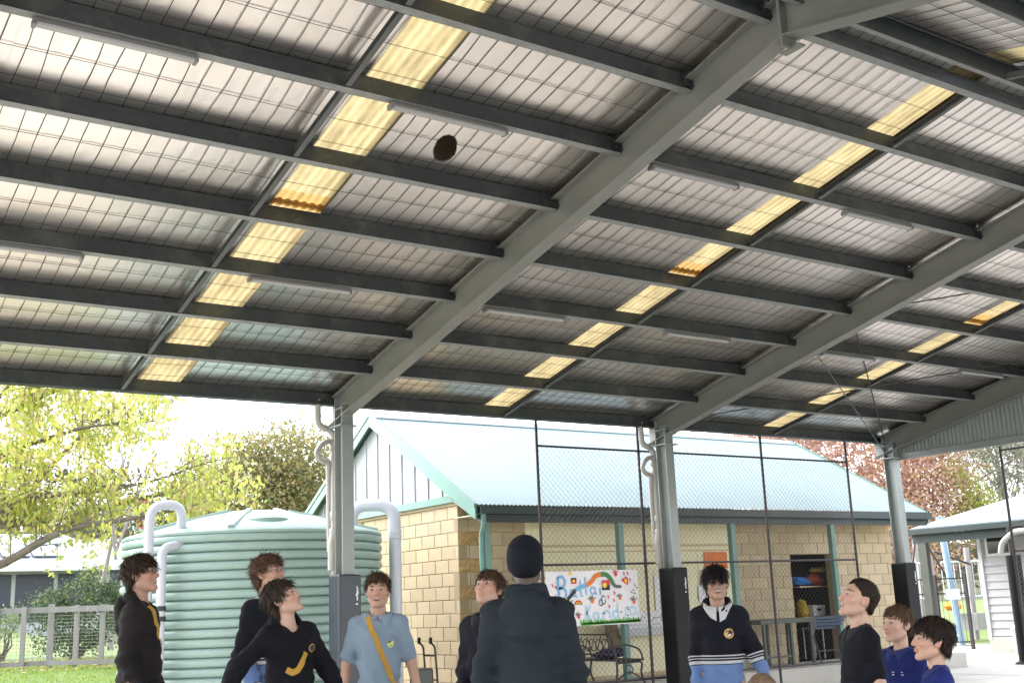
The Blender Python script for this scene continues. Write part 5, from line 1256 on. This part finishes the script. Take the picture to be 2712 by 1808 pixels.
        if kind == 'ring': patch(circ(.036), 'badge_gold', .004, 'badge'); patch(circ(.027), 'badge_navy', .0055, 'badge_disc'); patch([(-.022, -.010), (-.010, -.02), (.006, -.021), (.020, -.012), (.012, -.002), (.004, -.008), (-.004, -.001), (-.012, -.007)], 'badge_white', .007, 'badge_animal'); patch([(-.034, .012), (-.018, .008), (0, .014), (.02, .006), (.038, .004), (.022, .018), (.006, .026), (-.012, .018)], 'badge_navy', .0075, 'badge_crest')
        if kind == 'crest': patch([(-.030, .018), (.03, .018), (.022, -.02), (0, -.03), (-.022, -.02)], 'badge_lime', .004, 'badge'); patch([(-.034, .012), (0, .018), (.03, .006), (.012, .0), (-.01, .004)], 'badge_navy', .0055, 'badge_crest'); patch([(-.014, -.008), (.014, -.008), (.008, -.016), (-.008, -.016)], 'badge_navy', .0055, 'badge_scroll')
        if kind == 'line':
            patch([(-.05, .008), (.05, .008), (.05, .013), (-.05, .013)], 'badge_white', .004, 'badge_line'); patch([(-.05, -.012), (.05, -.012), (.05, -.006), (-.05, -.006)], 'badge_white', .004, 'badge_line')
        if kind == 'hill':
            patch([(-.042, .0), (.042, .0), (.03, .022), (.008, .034), (-.014, .026), (-.03, .03)], 'badge_white', .004, 'badge'); patch([(-.045, -.022), (.045, -.022), (.045, -.015), (-.045, -.015)], 'badge_white', .004, 'badge_line')
        if kind == 'faint': patch(circ(.026, 0, 0, 1.3), 'badge_gold', .004, 'badge'); patch(circ(.021, 0, 0, 1.3), 'badge_navy', .0055, 'badge_disc')
    if glasses:
        m = MB()
        for s in (1, -1):
            c = np.array([s * .033, .098, .001]); m.tube([toW(hc + Rh @ (c + np.array([.021 * math.cos(t), -.006 * abs(math.cos(t)) * (1 if s * math.cos(t) > 0 else 0), .017 * math.sin(t)])) * hscale) for t in np.linspace(0, 2 * math.pi, 17)], .0017 * k, 5, caps=False)
            m.tube([toW(hc + Rh @ np.array(q) * hscale) for q in ((s * .054, .092, .004), (s * .077, .05, .006), (s * .082, -.005, .002))], .0016 * k, 5)
        m.tube([toW(hc + Rh @ np.array(q) * hscale) for q in ((-.012, .100, .004), (0, .104, .006), (.012, .100, .004))], .0016 * k, 5); m.build('glasses', 'glasses', pt, smooth=60)
    return pt
def stripe_mat(name, base, bands, blue):
    """bands: list of (start, end, colour) in metres below the shoulder"""
    m = mat(name, base, .85, spec=.2, bump=.35, bscale=420); nt = m.node_tree; b = nt.nodes['Principled BSDF']
    at = nt.nodes.new('ShaderNodeAttribute'); at.attribute_name = 'band'
    mr = nt.nodes.new('ShaderNodeMapRange'); mr.inputs[1].default_value = 0; mr.inputs[2].default_value = .8; nlink(nt, at.outputs['Fac'], mr.inputs[0])
    cr = nt.nodes.new('ShaderNodeValToRGB'); cr.color_ramp.interpolation = 'CONSTANT'; e = cr.color_ramp.elements
    e[0].position = 0; e[0].color = (*base, 1); e[1].position = bands[0][0] / .8; e[1].color = (*bands[0][2], 1)
    for i, (a, z, c) in enumerate(bands):
        if i: q = e.new(a / .8); q.color = (*c, 1)
        nxt = bands[i + 1][0] if i + 1 < len(bands) else 1
        if nxt > z + 1e-4: q = e.new(z / .8); q.color = (*base, 1)
    nlink(nt, mr.outputs[0], cr.inputs[0]); nlink(nt, cr.outputs[0], b.inputs['Base Color']); return m
WT = (.45, .45, .48); NV = (.0060, .0066, .012); BL = (.115, .185, .37)
stripe_mat('rugby_stripes', NV, [(.300, .309, WT), (.319, .328, WT), (.338, .362, WT), (.368, .500, BL), (.506, .530, WT), (.540, .549, WT), (.559, .568, WT)], BL)
mat('collar_white', (.42, .42, .44), .8); WHITE = 'collar_white'
A = dict
person('person in a dark brown hoodie and glasses at the far left, looking up', (2.325, 7.873), -120, 1.832, head=(-10, 10, 0), hair='mop', haircol=(.028, .017, .012), top='hoodie', col1=(.0135, .0110, .0115), glasses=True, seed=1,
       armR=((.10, -.10, -1), (-.05, .55, -1)), armL=((-.10, -.05, -1), (.10, .6, -1)), strap=[(.10, .10, 1.50), (.10, .30, 1.36), (.03, .34, 1.26), (-.05, .34, 1.19)], tone=(0.368, 0.212, 0.156), open_=.3)
person('smiling curly haired person with glasses in a navy striped jumper', (3.157, 7.682), -160, 1.808, head=(16, 14, -4), hair='curly', haircol=(.075, .042, .026), top='jumper', col1=NV, stripes=MATS['rugby_stripes'], glasses=True, seed=2, smile=1, open_=.8,
       strap=[(-.10, .10, 1.52), (-.06, .32, 1.40), (-.02, .34, 1.28), (.06, .34, 1.16), (.14, .28, 1.05)], collar=WHITE, tone=(0.407, 0.235, 0.172), armR=((.28, .0, -1), (-.1, .5, -1)))
person('person in a black hoodie lunging with arms spread, face turned up', (2.83, 6.574), -172, 1.62, lean=(4, 5), head=(40, 30, 0), hair='swept', haircol=(.032, .022, .016), top='hoodie', col1=(.0045, .0045, .008), seed=3, smile=.3,
       armR=((.80, .10, -.62), (.55, .2, -.85)), armL=((-.50, .1, -.85), (-.35, .2, -.95)), strap=[(-.10, .32, 1.28), (-.04, .34, 1.22), (.03, .34, 1.18), (.09, .33, 1.17), (.14, .28, 1.19)], tone=(0.422, 0.262, 0.196), badge=(-.115, 1.30, 'faint'))
person('smiling person in a light blue polo shirt by the block wall', (3.699, 7.102), 150, 1.655, head=(-3, 2, 0), hair='messy', haircol=(.050, .028, .018), top='polo', col1=(.195, .255, .325), seed=4, smile=1, open_=.45,
       strap=[(.09, .08, 1.52), (.07, .32, 1.41), (.02, .34, 1.28), (-.05, .34, 1.17), (-.12, .30, 1.07), (-.17, .22, .98)], collar='polo_blue', badge=(-.085, 1.25, 'crest'), tone=(0.407, 0.235, 0.172), armR=((.30, -.05, -1), (.10, .12, -1)), armL=((-.30, .0, -1), (-.22, .10, -1)))
person('person in a navy jumper looking up behind the hooded figure', (3.814, 5.912), 112, 1.62, head=(4, 24, 0), hair='fringe', haircol=(.060, .034, .022), top='jumper', col1=(.008, .008, .014), seed=5, collar='navy_cloth', tone=(0.391, 0.227, 0.172),
       armR=((.10, .1, -1), (-.45, .8, -.45)), armL=((-.08, .1, -1), (.35, .8, -.40)))
person('person seen from behind in a slate hoodie and navy beanie', (3.236, 4.66), -36, 1.722, head=(0, 8, 0), hair='beanie', haircol=(.0040, .0050, .010), top='hoodie', col1=(.0135, .0185, .0245), seed=6, girth=.96, tone=(0.052, 0.031, 0.023), armR=((.22, .0, -1), (.0, .25, -1)), armL=((-.22, 0, -1), (.0, .25, -1)))
person('black haired person in a navy and blue striped rugby top', (5.676, 5.876), 134, 1.612, head=(10, 0, 2), hair='bowl', haircol=(.010, .008, .009), brow=(.02, .015, .012), top='jumper_hood', col1=NV, stripes=MATS['rugby_stripes'], seed=7, smile=.6, open_=.25, collar=WHITE, badge=(-.07, 1.255, 'ring'), tone=(0.313, 0.184, 0.129), armR=((.12, 0, -1), (.0, .2, -1)), armL=((-.36, .0, -1), (-.30, .15, -1)), red=.5)
person('child with short fair hair, only the crown in view at the bottom', (3.653, 3.555), -40, 1.085, head=(0, 6, 0), hair='crew', haircol=(.15, .10, .065), top='polo', col1=(.02, .03, .16), seed=8, hscale=1.36, tone=(0.430, 0.266, 0.204))
person('child in a black polo shirt with cropped hair looking up to the left', (5.159, 4.273), 62, 1.478, head=(0, 22, 0), hair='crew', haircol=(.022, .015, .011), top='polo', col1=(.0055, .006, .0105), seed=9, hscale=1.16, smile=.8, open_=.35, collar='navy_cloth', badge=(.07, 1.20, 'hill'), tone=(0.422, 0.262, 0.196), armL=((-.10, -.1, -1), (-.05, .3, -1)))
person('brown haired child in a royal blue polo shirt behind the nearest child', (5.714, 4.437), 88, 1.315, head=(-6, 8, 0), hair='kid', haircol=(.075, .045, .026), brow=(.09, .055, .03), top='polo', col1=(.010, .017, .105), seed=10, hscale=1.24, collar='royal_cloth', badge=(-.04, 1.27, 'line'), tone=(0.446, 0.274, 0.212))
person('dark haired child in a royal blue polo shirt nearest at the right', (5.008, 3.692), 48, 1.26, head=(4, 8, 0), hair='thick', haircol=(.018, .012, .010), top='polo', col1=(.011, .020, .125), seed=11, hscale=1.28, smile=.3, collar='royal_cloth', tone=(0.438, 0.266, 0.196))

# the ball in the air: a lumpy ball of brown fur
def fur_ball():
    c = np.array([4.15, 6.79, 4.83]); S = Solid(); S.ell((0, 0, 0), (.074, .078, .088), .02, rotm('Y', .4)); S.ell((.03, 0, .05), (.045, .054, .045), .03); S.ell((-.03, .02, -.04), (.05, .054, .05), .03)
    V, F = S.mesh([axis(-.13, .13, .008)] * 3); r = np.random.RandomState(2); base = np.array([.030, .020, .013]); C = base * (1 + .4 * sines(V, 45, 2))[:, None]
    bt = thing('fur_ball', 'brown furry ball in mid air under the roof', 'ball', tuple(c)); np_mesh('core', V + c, F, 'hair', bt, C, True)
    n = 5000; i = r.randint(0, len(V), n); p = V[i]; nn = p / np.linalg.norm(p, axis=1)[:, None]; d = nn * .55 + r.normal(size=(n, 3)) * .5; d /= np.linalg.norm(d, axis=1)[:, None]
    V2, F2, C2 = leaf_quads(p + c, .022, np.clip(base * r.uniform(.5, 2.2, n)[:, None], 0, 1), 0, .12, 3)
    V2 = V2.reshape(n, 4, 3); L = .012 * r.uniform(.5, 1.3, n)[:, None]; s = np.cross(d, r.normal(size=(n, 3))); s /= np.linalg.norm(s, axis=1)[:, None]; q = p + c
    V2 = np.stack([q - s * .0015, q + s * .0015, q + d * L + s * .0004, q + d * L - s * .0004], 1).reshape(-1, 3); np_mesh('fur', V2, F2, 'hair', bt, C2, kind='stuff')
fur_ball()

# ------------------------------------------------------------------ raised verandah slab and the things on it
VZ = 0.30
o = MB().bb(8.6, 18.5, 12.95, 14.10, 0.013, .345).build('verandah_slab', 'paving', bevel=.008); tag(o, 'raised concrete slab under the verandah', kind='structure')
def ribbon(m, pts, w, y, closed=False):
    """flat painted stroke in the x-z plane at depth y"""
    n = len(pts); P = []
    for i in range(n):
        a = pts[max(i - 1, 0)] if not closed else pts[i - 1]; b = pts[min(i + 1, n - 1)] if not closed else pts[(i + 1) % n]
        d = Vector((b[0] - a[0], 0, b[1] - a[1])); d = d.normalized() if d.length > 1e-6 else Vector((1, 0, 0)); s = Vector((-d.z, 0, d.x)) * (w if not isinstance(w, (list, tuple)) else w[i]) / 2
        c = Vector((pts[i][0], y, pts[i][1])); P += [c - s, c + s]
    F = [(2 * i, 2 * i + 1, 2 * i + 3, 2 * i + 2) for i in range(n - 1)]
    if closed: F.append((2 * n - 2, 2 * n - 1, 1, 0))
    m.add(P, F)
def curve(pts, n=6):
    """Catmull-Rom through points"""
    out = []; P = [pts[0]] + list(pts) + [pts[-1]]
    for i in range(1, len(P) - 2):
        for k in range(n):
            t = k / n; a, b, c, d = P[i - 1], P[i], P[i + 1], P[i + 2]
            out.append(tuple(.5 * (2 * b[j] + (c[j] - a[j]) * t + (2 * a[j] - 5 * b[j] + 4 * c[j] - d[j]) * t * t + (3 * b[j] - a[j] - 3 * c[j] + d[j]) * t ** 3) for j in (0, 1)))
    return out + [tuple(pts[-1])]
for n_, c in dict(paint_blue=(.16, .38, .66), paint_pale=(.40, .58, .74), paint_red=(.55, .03, .06), paint_orange=(.66, .17, .03), paint_yellow=(.75, .52, .04), paint_black=(.03, .028, .03), paint_green=(.05, .17, .06), paint_grass=(.12, .42, .06), paint_grey=(.10, .11, .10), paper=(.70, .68, .72)).items(): mat(n_, c, .7, var=.15, vscale=40)
BY = FY - .03
bn = thing('painted_banner', 'white hand painted banner with blue lettering tied to the chain fence', 'banner', (9.9, BY, 1.5))
def bp(cx, cy): return (9.09 + (cx - 160) / 1830 * 1.60, 1.912 - (cy - 225) / 1035 * .73)
m = MB(); gx_, gz_ = 17, 9; P = []
for i in range(gx_):
    for j in range(gz_): u, v = i / (gx_ - 1), j / (gz_ - 1); P.append((9.09 + 1.6 * u, BY + .004 * math.sin(u * 9 + v * 4) , 1.912 - .73 * v + .006 * math.sin(u * 7) * (v - .5)))
m.add(P, [(i * gz_ + j, (i + 1) * gz_ + j, (i + 1) * gz_ + j + 1, i * gz_ + j + 1) for i in range(gx_ - 1) for j in range(gz_ - 1)]); m.build('sheet', 'paper', bn, smooth=60)
LY = BY - .007
def strokes(nm, matn, items, lift=0):
    m = MB()
    for (pts, w) in items: ribbon(m, [bp(*p) for p in curve(pts)], w * 1.6 / 1830 if not isinstance(w, (list, tuple)) else w, LY - lift)
    o = m.build(nm, matn, bn)
    if len(items) > 3: o['kind'] = 'stuff'
    return o
def blob(nm, matn, pts, lift=0):
    m = MB(); q = [bp(*p) for p in pts]; m.add([(a, LY - lift, b) for a, b in q], [tuple(range(len(q)))]); return m.build(nm, matn, bn)
def ring_pts(cx, cy, rx, ry, n=18): return [(cx + rx * math.cos(t), cy + ry * math.sin(t)) for t in np.linspace(0, 2 * math.pi, n + 1)[:-1]]
LET_A = [([(390, 330), (395, 550), (400, 760)], 44), ([(390, 340), (470, 330), (520, 400), (500, 500), (400, 545)], 40), ([(400, 550), (500, 560), (535, 650), (490, 740), (400, 760)], 40),
    ([(700, 590), (640, 580), (620, 640), (650, 700), (710, 690)], 26), ([(712, 575), (720, 700), (745, 715)], 24), ([(815, 400), (820, 600), (825, 690), (860, 700)], 26), ([(770, 520), (870, 505)], 22), ([(915, 345), (918, 540), (925, 680)], 28),
    ([(1090, 560), (1040, 540), (1010, 600), (1040, 670), (1100, 650)], 28), ([(1105, 545), (1110, 650), (1140, 685)], 24), ([(1205, 560), (1210, 685)], 28), ([(1208, 470), (1212, 490)], 26)]
for i, j in ((0, 3), (3, 5), (5, 7), (7, 8), (8, 10), (10, 11), (11, 12)): strokes('letter' if i != 11 else 'letter_dot', 'paint_blue', LET_A[i:j])
LET_B = [([(915, 880), (910, 1040), (900, 1180)], 44), ([(1000, 890), (950, 980), (920, 1020), (960, 1090), (1000, 1170)], 34), ([(1140, 1050), (1080, 1020), (1060, 1080), (1090, 1150), (1150, 1130)], 36), ([(1150, 1030), (1160, 1120), (1190, 1150)], 30), ([(1250, 1010), (1250, 1150)], 34), ([(1250, 1060), (1310, 1000), (1370, 1040), (1380, 1150)], 34),
    ([(1530, 850), (1540, 1000), (1545, 1130)], 34), ([(1535, 1020), (1470, 1010), (1440, 1080), (1470, 1140), (1540, 1120)], 34), ([(1700, 960), (1690, 1080), (1660, 1170), (1620, 1180)], 34), ([(1880, 960), (1810, 950), (1780, 1030), (1820, 1100), (1890, 1080)], 34), ([(1895, 950), (1910, 1060), (1950, 1110)], 32)]
for i, j in ((0, 2), (2, 4), (4, 6), (6, 8), (8, 9), (9, 11)): strokes('letter', 'paint_pale', LET_B[i:j])
W_ = 1.6 / 1830
def serp(nm, matn, pts, w0, w1, lift):
    c = curve(pts); n = len(c); m = MB(); ribbon(m, [bp(*p) for p in c], [(w0 + (w1 - w0) * i / (n - 1)) * W_ for i in range(n)], LY - lift); return m.build(nm, matn, bn)
serp('serpent', 'paint_black', [(540, 770), (620, 690), (720, 580)], 60, 62, .002); serp('serpent', 'paint_blue', [(715, 585), (820, 535), (935, 495)], 62, 70, .0025); serp('serpent', 'paint_orange', [(935, 500), (1040, 430), (1130, 330), (1230, 300)], 74, 78, .003); serp('serpent', 'paint_green', [(1225, 300), (1330, 305), (1420, 380), (1480, 500)], 78, 70, .0025); serp('serpent', 'paint_grey', [(1475, 495), (1540, 540), (1640, 545)], 66, 40, .002)
serp('serpent', 'paint_yellow', [(460, 840), (500, 790), (550, 760)], 54, 56, .003)
for (x0, y0, x1, y1, up) in ((640, 355, 745, 465, 1), (1245, 415, 1405, 605, 0)):
    ym = (y0 + y1) / 2
    blob('flag', 'paint_black' if up else 'paint_red', [(x0, y0), (x1, y0), (x1, ym), (x0, ym)], .001); blob('flag', 'paint_red' if up else 'paint_black', [(x0, ym), (x1, ym), (x1, y1), (x0, y1)], .001); blob('flag_disc', 'paint_yellow', ring_pts((x0 + x1) / 2 - (25 if not up else 0), ym, (x1 - x0) * .28, (y1 - y0) * .26), .0018)
blob('heart', 'paint_red', [(1740, 340), (1780, 390), (1790, 470), (1770, 525), (1710, 480), (1655, 430), (1670, 390), (1710, 395)], .001); blob('heart', 'paint_yellow', [(1740, 385), (1760, 430), (1755, 490), (1715, 455), (1700, 420)], .0018)
blob('sun', 'paint_yellow', ring_pts(630, 270, 34, 34), .001)
for k, (rr_, mt) in enumerate(((75, 'paint_red'), (58, 'paint_orange'), (42, 'paint_yellow'), (26, 'paint_green'))): strokes('rainbow', mt, [([(760 - rr_, 865), (760 - rr_ * .7, 865 - rr_ * .75), (760, 865 - rr_ * 1.05), (760 + rr_ * .7, 865 - rr_ * .75), (760 + rr_, 865)], 17)], .001)
for (cx, cy, s, mt, dk) in ((1035, 810, 1, 'paint_orange', 'paint_grey'), (1600, 770, .8, 'paint_orange', 'paint_grey'), (1880, 850, 1, 'paint_orange', 'paint_grey'), (755, 1090, .8, 'paint_red', 'paint_grey'), (575, 850, 1, 'paint_grey', 'paint_black'), (1540, 310, .8, 'paint_red', 'paint_red')):
    blob('palm_print', mt, ring_pts(cx, cy, 34 * s, 44 * s), .001)
    strokes('finger_print', dk, [([(cx + 34 * s * math.sin(a), cy - 44 * s * math.cos(a)), (cx + 105 * s * math.sin(a), cy - 115 * s * math.cos(a))], 15 * s) for a in (-.95, -.55, -.2, .15, .8)], .001)
strokes('red_marks', 'paint_red', [([(a, b), (a + 22, b + 20), (a + 14, b + 62)], 18) for (a, b) in ((262, 460), (330, 500), (320, 670), (1345, 710), (1475, 640), (1455, 780), (1355, 890), (1690, 265), (1770, 270), (1810, 390))], .001)
strokes('dark_marks', 'paint_grey', [([(a, b), (a + 30, b + 25)], 20) for (a, b) in ((1900, 510), (1940, 560), (1870, 610), (1830, 650), (1890, 670), (1720, 940), (1740, 980), (1720, 1090), (1590, 1020))] + [(ring_pts(1210, 840, 36, 60, 10), 16), (ring_pts(1262, 790, 40, 80, 10), 16)], .001)
strokes('painted_grass', 'paint_grass', [([(x, 1240), (x + rnd.uniform(-20, 20), 1190 - rnd.uniform(0, 55))], 24) for x in range(800, 1985, 26)] + [([(800, 1232), (1400, 1225), (1985, 1215)], 40)], .001)
# posters on the cream wall
def poster(label, x0, x1, z0, z1, matn, letters=None):
    t = thing('poster', label, 'poster', ((x0 + x1) / 2, WYF, (z0 + z1) / 2)); m = MB(); m.bb(x0, x1, WYF - .004, WYF + .0, z0, z1); m.build('sheet', matn, t)
    if letters:
        for i, ch in enumerate(letters): text_obj('lettering', ch, .16, ((x0 + x1) / 2 + .02, WYF - .006, z1 - .28 - i * .32), (R(90), 0, 0), 'paint_grey', t)
poster('orange poster on the cream wall above the striped rugby top', 14.12, 14.66, 1.98, 2.26, 'paint_orange')
poster('white sheet on the cream wall behind the black haired person', 13.92, 14.26, 1.42, 1.70, 'paper')
poster('narrow white sheet with letters beside the banner column', 12.93, 13.25, 1.12, 1.90, 'paper', 'PK')
# cast iron bench with a dark blue bag
def bench():
    t = thing('garden_bench', 'dark cast iron garden bench under the banner', 'bench', (10.9, 13.8, VZ))
    for y in (13.15, 14.35):
        m = MB(); m.tube(bend([(10.62, y, VZ), (10.66, y, .60), (10.58, y, .95), (10.52, y, 1.08)], .12), .018, 7); m.tube(bend([(11.16, y, VZ), (11.08, y, .48), (11.14, y, .63), (10.66, y, .63)], .08), .016, 7)
        m.tube(bend([(10.60, y, .86), (10.85, y, .88), (11.10, y, .80), (11.14, y, .64)], .09), .014, 7); m.tube(bend([(10.66, y, .40), (10.87, y, .52), (11.08, y, .40)], .1), .010, 6)
        m.tube([(10.87 + .07 * math.cos(a), y, .53 + .06 * math.sin(a)) for a in np.linspace(0, 6.28, 13)], .009, 5); m.build('end_frame', 'black_steel', t, smooth=60)
    for i in range(5): m = MB(); m.bb(10.68 + i * .092, 10.745 + i * .092, 13.12, 14.38, .645, .668); m.build('seat_slat', 'black_steel', t)
    m = MB()
    for j in range(7):
        c = 13.3 + j * .15
        m.tube([(10.585 - .02 * math.sin(a), c + .075 * math.cos(a), .88 + .085 * math.sin(a)) for a in np.linspace(0, 6.28, 13)], .008, 5); m.tube([(10.58, c + .075, .76), (10.56, c - .075, 1.0)], .007, 5)
    m.tube([(10.60, 13.15, .75), (10.60, 14.35, .75)], .012, 6); m.tube([(10.54, 13.15, 1.03), (10.54, 14.35, 1.03)], .014, 6); m.build('back_lattice', 'black_steel', t, smooth=60)
bench()
def lump(name, label, cat, parts, matn, colr, c, h=.012, amp=.012, seed=1):
    S = Solid()
    for (o_, r_) in parts: S.ell(np.array(o_) + np.array(c), r_, .03)
    lo, hi = S.bounds()
    def post(G, D): near = np.abs(D) < .06; D[near] += amp * sines(G[near], 30, seed) + amp * .5 * sines(G[near], 75, seed + 1); return D
    V, F = S.mesh([axis(lo[i] - .03, hi[i] + .03, h) for i in range(3)], post); o = np_mesh(name, V, F, matn, None, np.repeat(np.array([colr]), len(V), 0) * (1 + .1 * sines(V, 20, seed))[:, None], True, loc=tuple(c)); tag(o, label, cat); return o
lump('blue_bag', 'dark blue bag lying on the iron bench', 'bag', [((0, 0, .04), (.17, .24, .07)), ((.08, -.05, .07), (.1, .13, .06)), ((-.05, .1, .02), (.14, .18, .05))], 'cloth', (.018, .020, .06), (10.90, 13.62, .70))
lump('hessian_sack', 'brown hessian sack hanging at the end of the white table', 'sack', [((0, 0, 0), (.12, .10, .20)), ((.05, 0, -.16), (.13, .10, .16)), ((-.03, 0, .14), (.10, .08, .10))], 'cloth', (.20, .14, .09), (11.72, 14.55, 1.02), amp=.016)
wt = thing('white_table', 'white trestle table with grey prints against the cream wall', 'table', (12.5, 14.55, VZ))
m = MB(); m.bb(11.75, 13.35, 14.35, 14.82, 1.06, 1.10); m.build('top', 'white_paint', wt); m = MB(); m.bb(11.78, 13.32, 14.38, 14.40, .94, 1.06); m.build('apron', 'gable_white', wt)
for x in (11.85, 13.22): m = MB(); m.bb(x - .02, x + .02, 14.42, 14.46, VZ, 1.06); m.build('leg', 'white_paint', wt)
m = MB(); m.bb(11.80, 13.2, 14.79, 14.815, 1.10, 1.30); m.build('print_board', 'paper', wt)
m = MB()
for i in range(16): x = 11.85 + i * .083; ribbon(m, [(x, 1.13 + .1 * rnd.random()), (x + rnd.uniform(.03, .12), 1.14 + .13 * rnd.random())], .012, 14.787)
m.build('print_lines', 'paint_grey', wt, kind='stuff')
st = thing('steel_table', 'dark steel framed table by the storeroom door', 'table', (14.4, 13.5, VZ))
m = MB(); m.bb(13.72, 14.98, 13.25, 13.85, 1.03, 1.10); m.build('top', 'post_dark', st, bevel=.006)
for x in (13.80, 14.42, 14.90):
    for y in (13.29, 13.81): m = MB(); m.bb(x - .022, x + .022, y - .022, y + .022, VZ, 1.03); m.build('leg', 'post_dark', st)
for y in (13.29, 13.81): m = MB(); m.bb(13.823, 14.397, y - .014, y + .014, .50, .535); m.build('stretcher', 'post_dark', st)
bt_ = thing('slatted_table', 'dark blue slatted folding table beside the storeroom door', 'table', (15.3, 13.4, VZ))
for i in range(4): m = MB(); m.bb(14.99, 15.80, 13.28 + i * .05, 13.31 + i * .05, 1.06 - i * .055, 1.105 - i * .055); m.build('slat', 'blue_slat', bt_, bevel=.004)
for (xa, xb) in ((15.02, 15.14), (15.70, 15.62)): m = MB(); m.bar((xa, 13.42, 1.05), (xb, 13.32, VZ), .03, .03); m.build('leg', 'black_steel', bt_); 
m = MB(); m.bar((15.12, 13.36, .55), (15.64, 13.36, .55), .02, .02); m.build('stretcher', 'black_steel', bt_)
# storeroom shelves
lump('blue_tarp', 'crumpled bright blue tarp on the upper storeroom shelf', 'tarp', [((0, 0, 0), (.20, .16, .07)), ((.16, .02, -.02), (.16, .14, .06)), ((-.1, 0, .03), (.12, .12, .05))], 'cloth', (.03, .17, .50), (17.12, 15.45, 1.72), amp=.016, seed=4)
lump('orange_sail', 'bright orange and red fabric bundle in the storeroom', 'fabric', [((0, 0, 0), (.16, .14, .10)), ((.12, 0, -.05), (.12, .12, .10))], 'cloth', (.55, .10, .05), (17.52, 15.45, 1.76), amp=.014, seed=5)
lump('yellow_sail', 'yellow fabric above the orange bundle in the storeroom', 'fabric', [((0, 0, 0), (.16, .12, .05)), ((.15, .02, .02), (.12, .10, .05))], 'cloth', (.60, .40, .03), (17.62, 15.42, 1.92), amp=.01, seed=6)
lump('yellow_sack', 'yellow striped sack on the lower storeroom shelf', 'sack', [((0, 0, 0), (.12, .12, .16)), ((.02, 0, -.08), (.14, .12, .10))], 'cloth', (.36, .24, .03), (17.12, 15.45, 1.22), seed=7)
bx = thing('white_box', 'white open box on the lower storeroom shelf', 'box', (17.45, 15.45, 1.06)); m = MB(); m.bb(17.28, 17.62, 15.30, 15.32, 1.06, 1.26); m.bb(17.28, 17.62, 15.58, 15.60, 1.06, 1.26); m.bb(17.28, 17.30, 15.321, 15.579, 1.06, 1.26); m.bb(17.60, 17.62, 15.321, 15.579, 1.06, 1.26); m.bb(17.301, 17.599, 15.321, 15.579, 1.061, 1.07); m.build('walls', 'white_paint', bx)
m = MB(); m.bb(17.38, 17.50, 15.294, 15.299, 1.15, 1.20); m.build('handle_hole', 'interior_dark', bx)
rb = thing('red_bucket', 'small red bucket beside the storeroom door frame', 'bucket', (16.98, 15.1, .9)); MB().lathe((16.98, 15.1, .86), [(.07, 0), (.085, .18), (.078, .18), (.066, .01)], 16).build('shell', 'red_paint', rb, smooth=50); m = MB(); m.tube([(16.98 + .08 * math.cos(a), 15.1, 1.04 + .06 * math.sin(a)) for a in np.linspace(0, math.pi, 9)], .004, 5); m.build('handle', 'black_steel', rb)
m = MB(); m.bb(16.82, 17.14, 14.97, 15.23, .83, .86); m.bb(16.83, 16.85, 14.98, 15.00, VZ, .83); m.bb(17.11, 17.13, 14.98, 15.00, VZ, .83); m.bb(16.83, 16.85, 15.20, 15.22, VZ, .83); m.bb(17.11, 17.13, 15.20, 15.22, VZ, .83); o = m.build('low_stool', 'timber_grey'); tag(o, 'low grey stool carrying the red bucket in the storeroom', 'stool')
# black bag and spare trolley by the block wall
tr = thing('hand_trolley', 'small dark hand trolley standing by the block wall', 'trolley', (7.6, 13.2, .05))
for y in (13.15, 13.45): m = MB(); m.tube(bend([(7.72, y, .12), (7.66, y, 1.02), (7.58, y, 1.08)], .05), .014, 8); m.build('rail', 'black_steel', tr, smooth=60); m = MB(); m.tube([(7.60, y, 1.05), (7.60, y, 1.13)], .022, 8); m.build('grip', 'pad_black', tr)
for z in (.3, .6, .9): m = MB(); m.tube([(7.70 - z * .04, 13.165, z), (7.70 - z * .04, 13.435, z)], .011, 6); m.build('crossbar', 'black_steel', tr)
m = MB(); m.bb(7.35, 7.70, 13.16, 13.44, .10, .12); m.build('toe_plate', 'black_steel', tr)
m = MB(); m.bb(7.42, 7.66, 13.18, 13.42, .125, .75); m.build('bag', 'post_dark', tr, bevel=.03)
for y in (13.10, 13.50): m = MB(); m.tube([(7.74, y - .02, .1), (7.74, y + .02, .1)], .1, 14); m.build('wheel', 'pad_black', tr)

# building and fittings shrunk towards the camera so the foil reflects its pale roof
def scale_to_eye(o, f, lift):
    o.location = o.location * f + Vector((0, 0, lift)); o.scale = (f, f, f)
for o in list(scene.objects):
    if o.parent is None:
        n = o.name.split('.')[0]
        if n in ('block_building', 'poster', 'white_table', 'hessian_sack', 'blue_tarp', 'orange_sail', 'yellow_sail', 'yellow_sack', 'white_box', 'red_bucket', 'low_stool'): scale_to_eye(o, .95, .075)
        elif n in ('garden_bench', 'blue_bag'): scale_to_eye(o, .97, .045)
o = MB().bb(8.55, 18.4, 14.12, 19.3, -.2, .09).build('footing', 'paving'); tag(o, 'concrete footing under the block building', kind='structure')
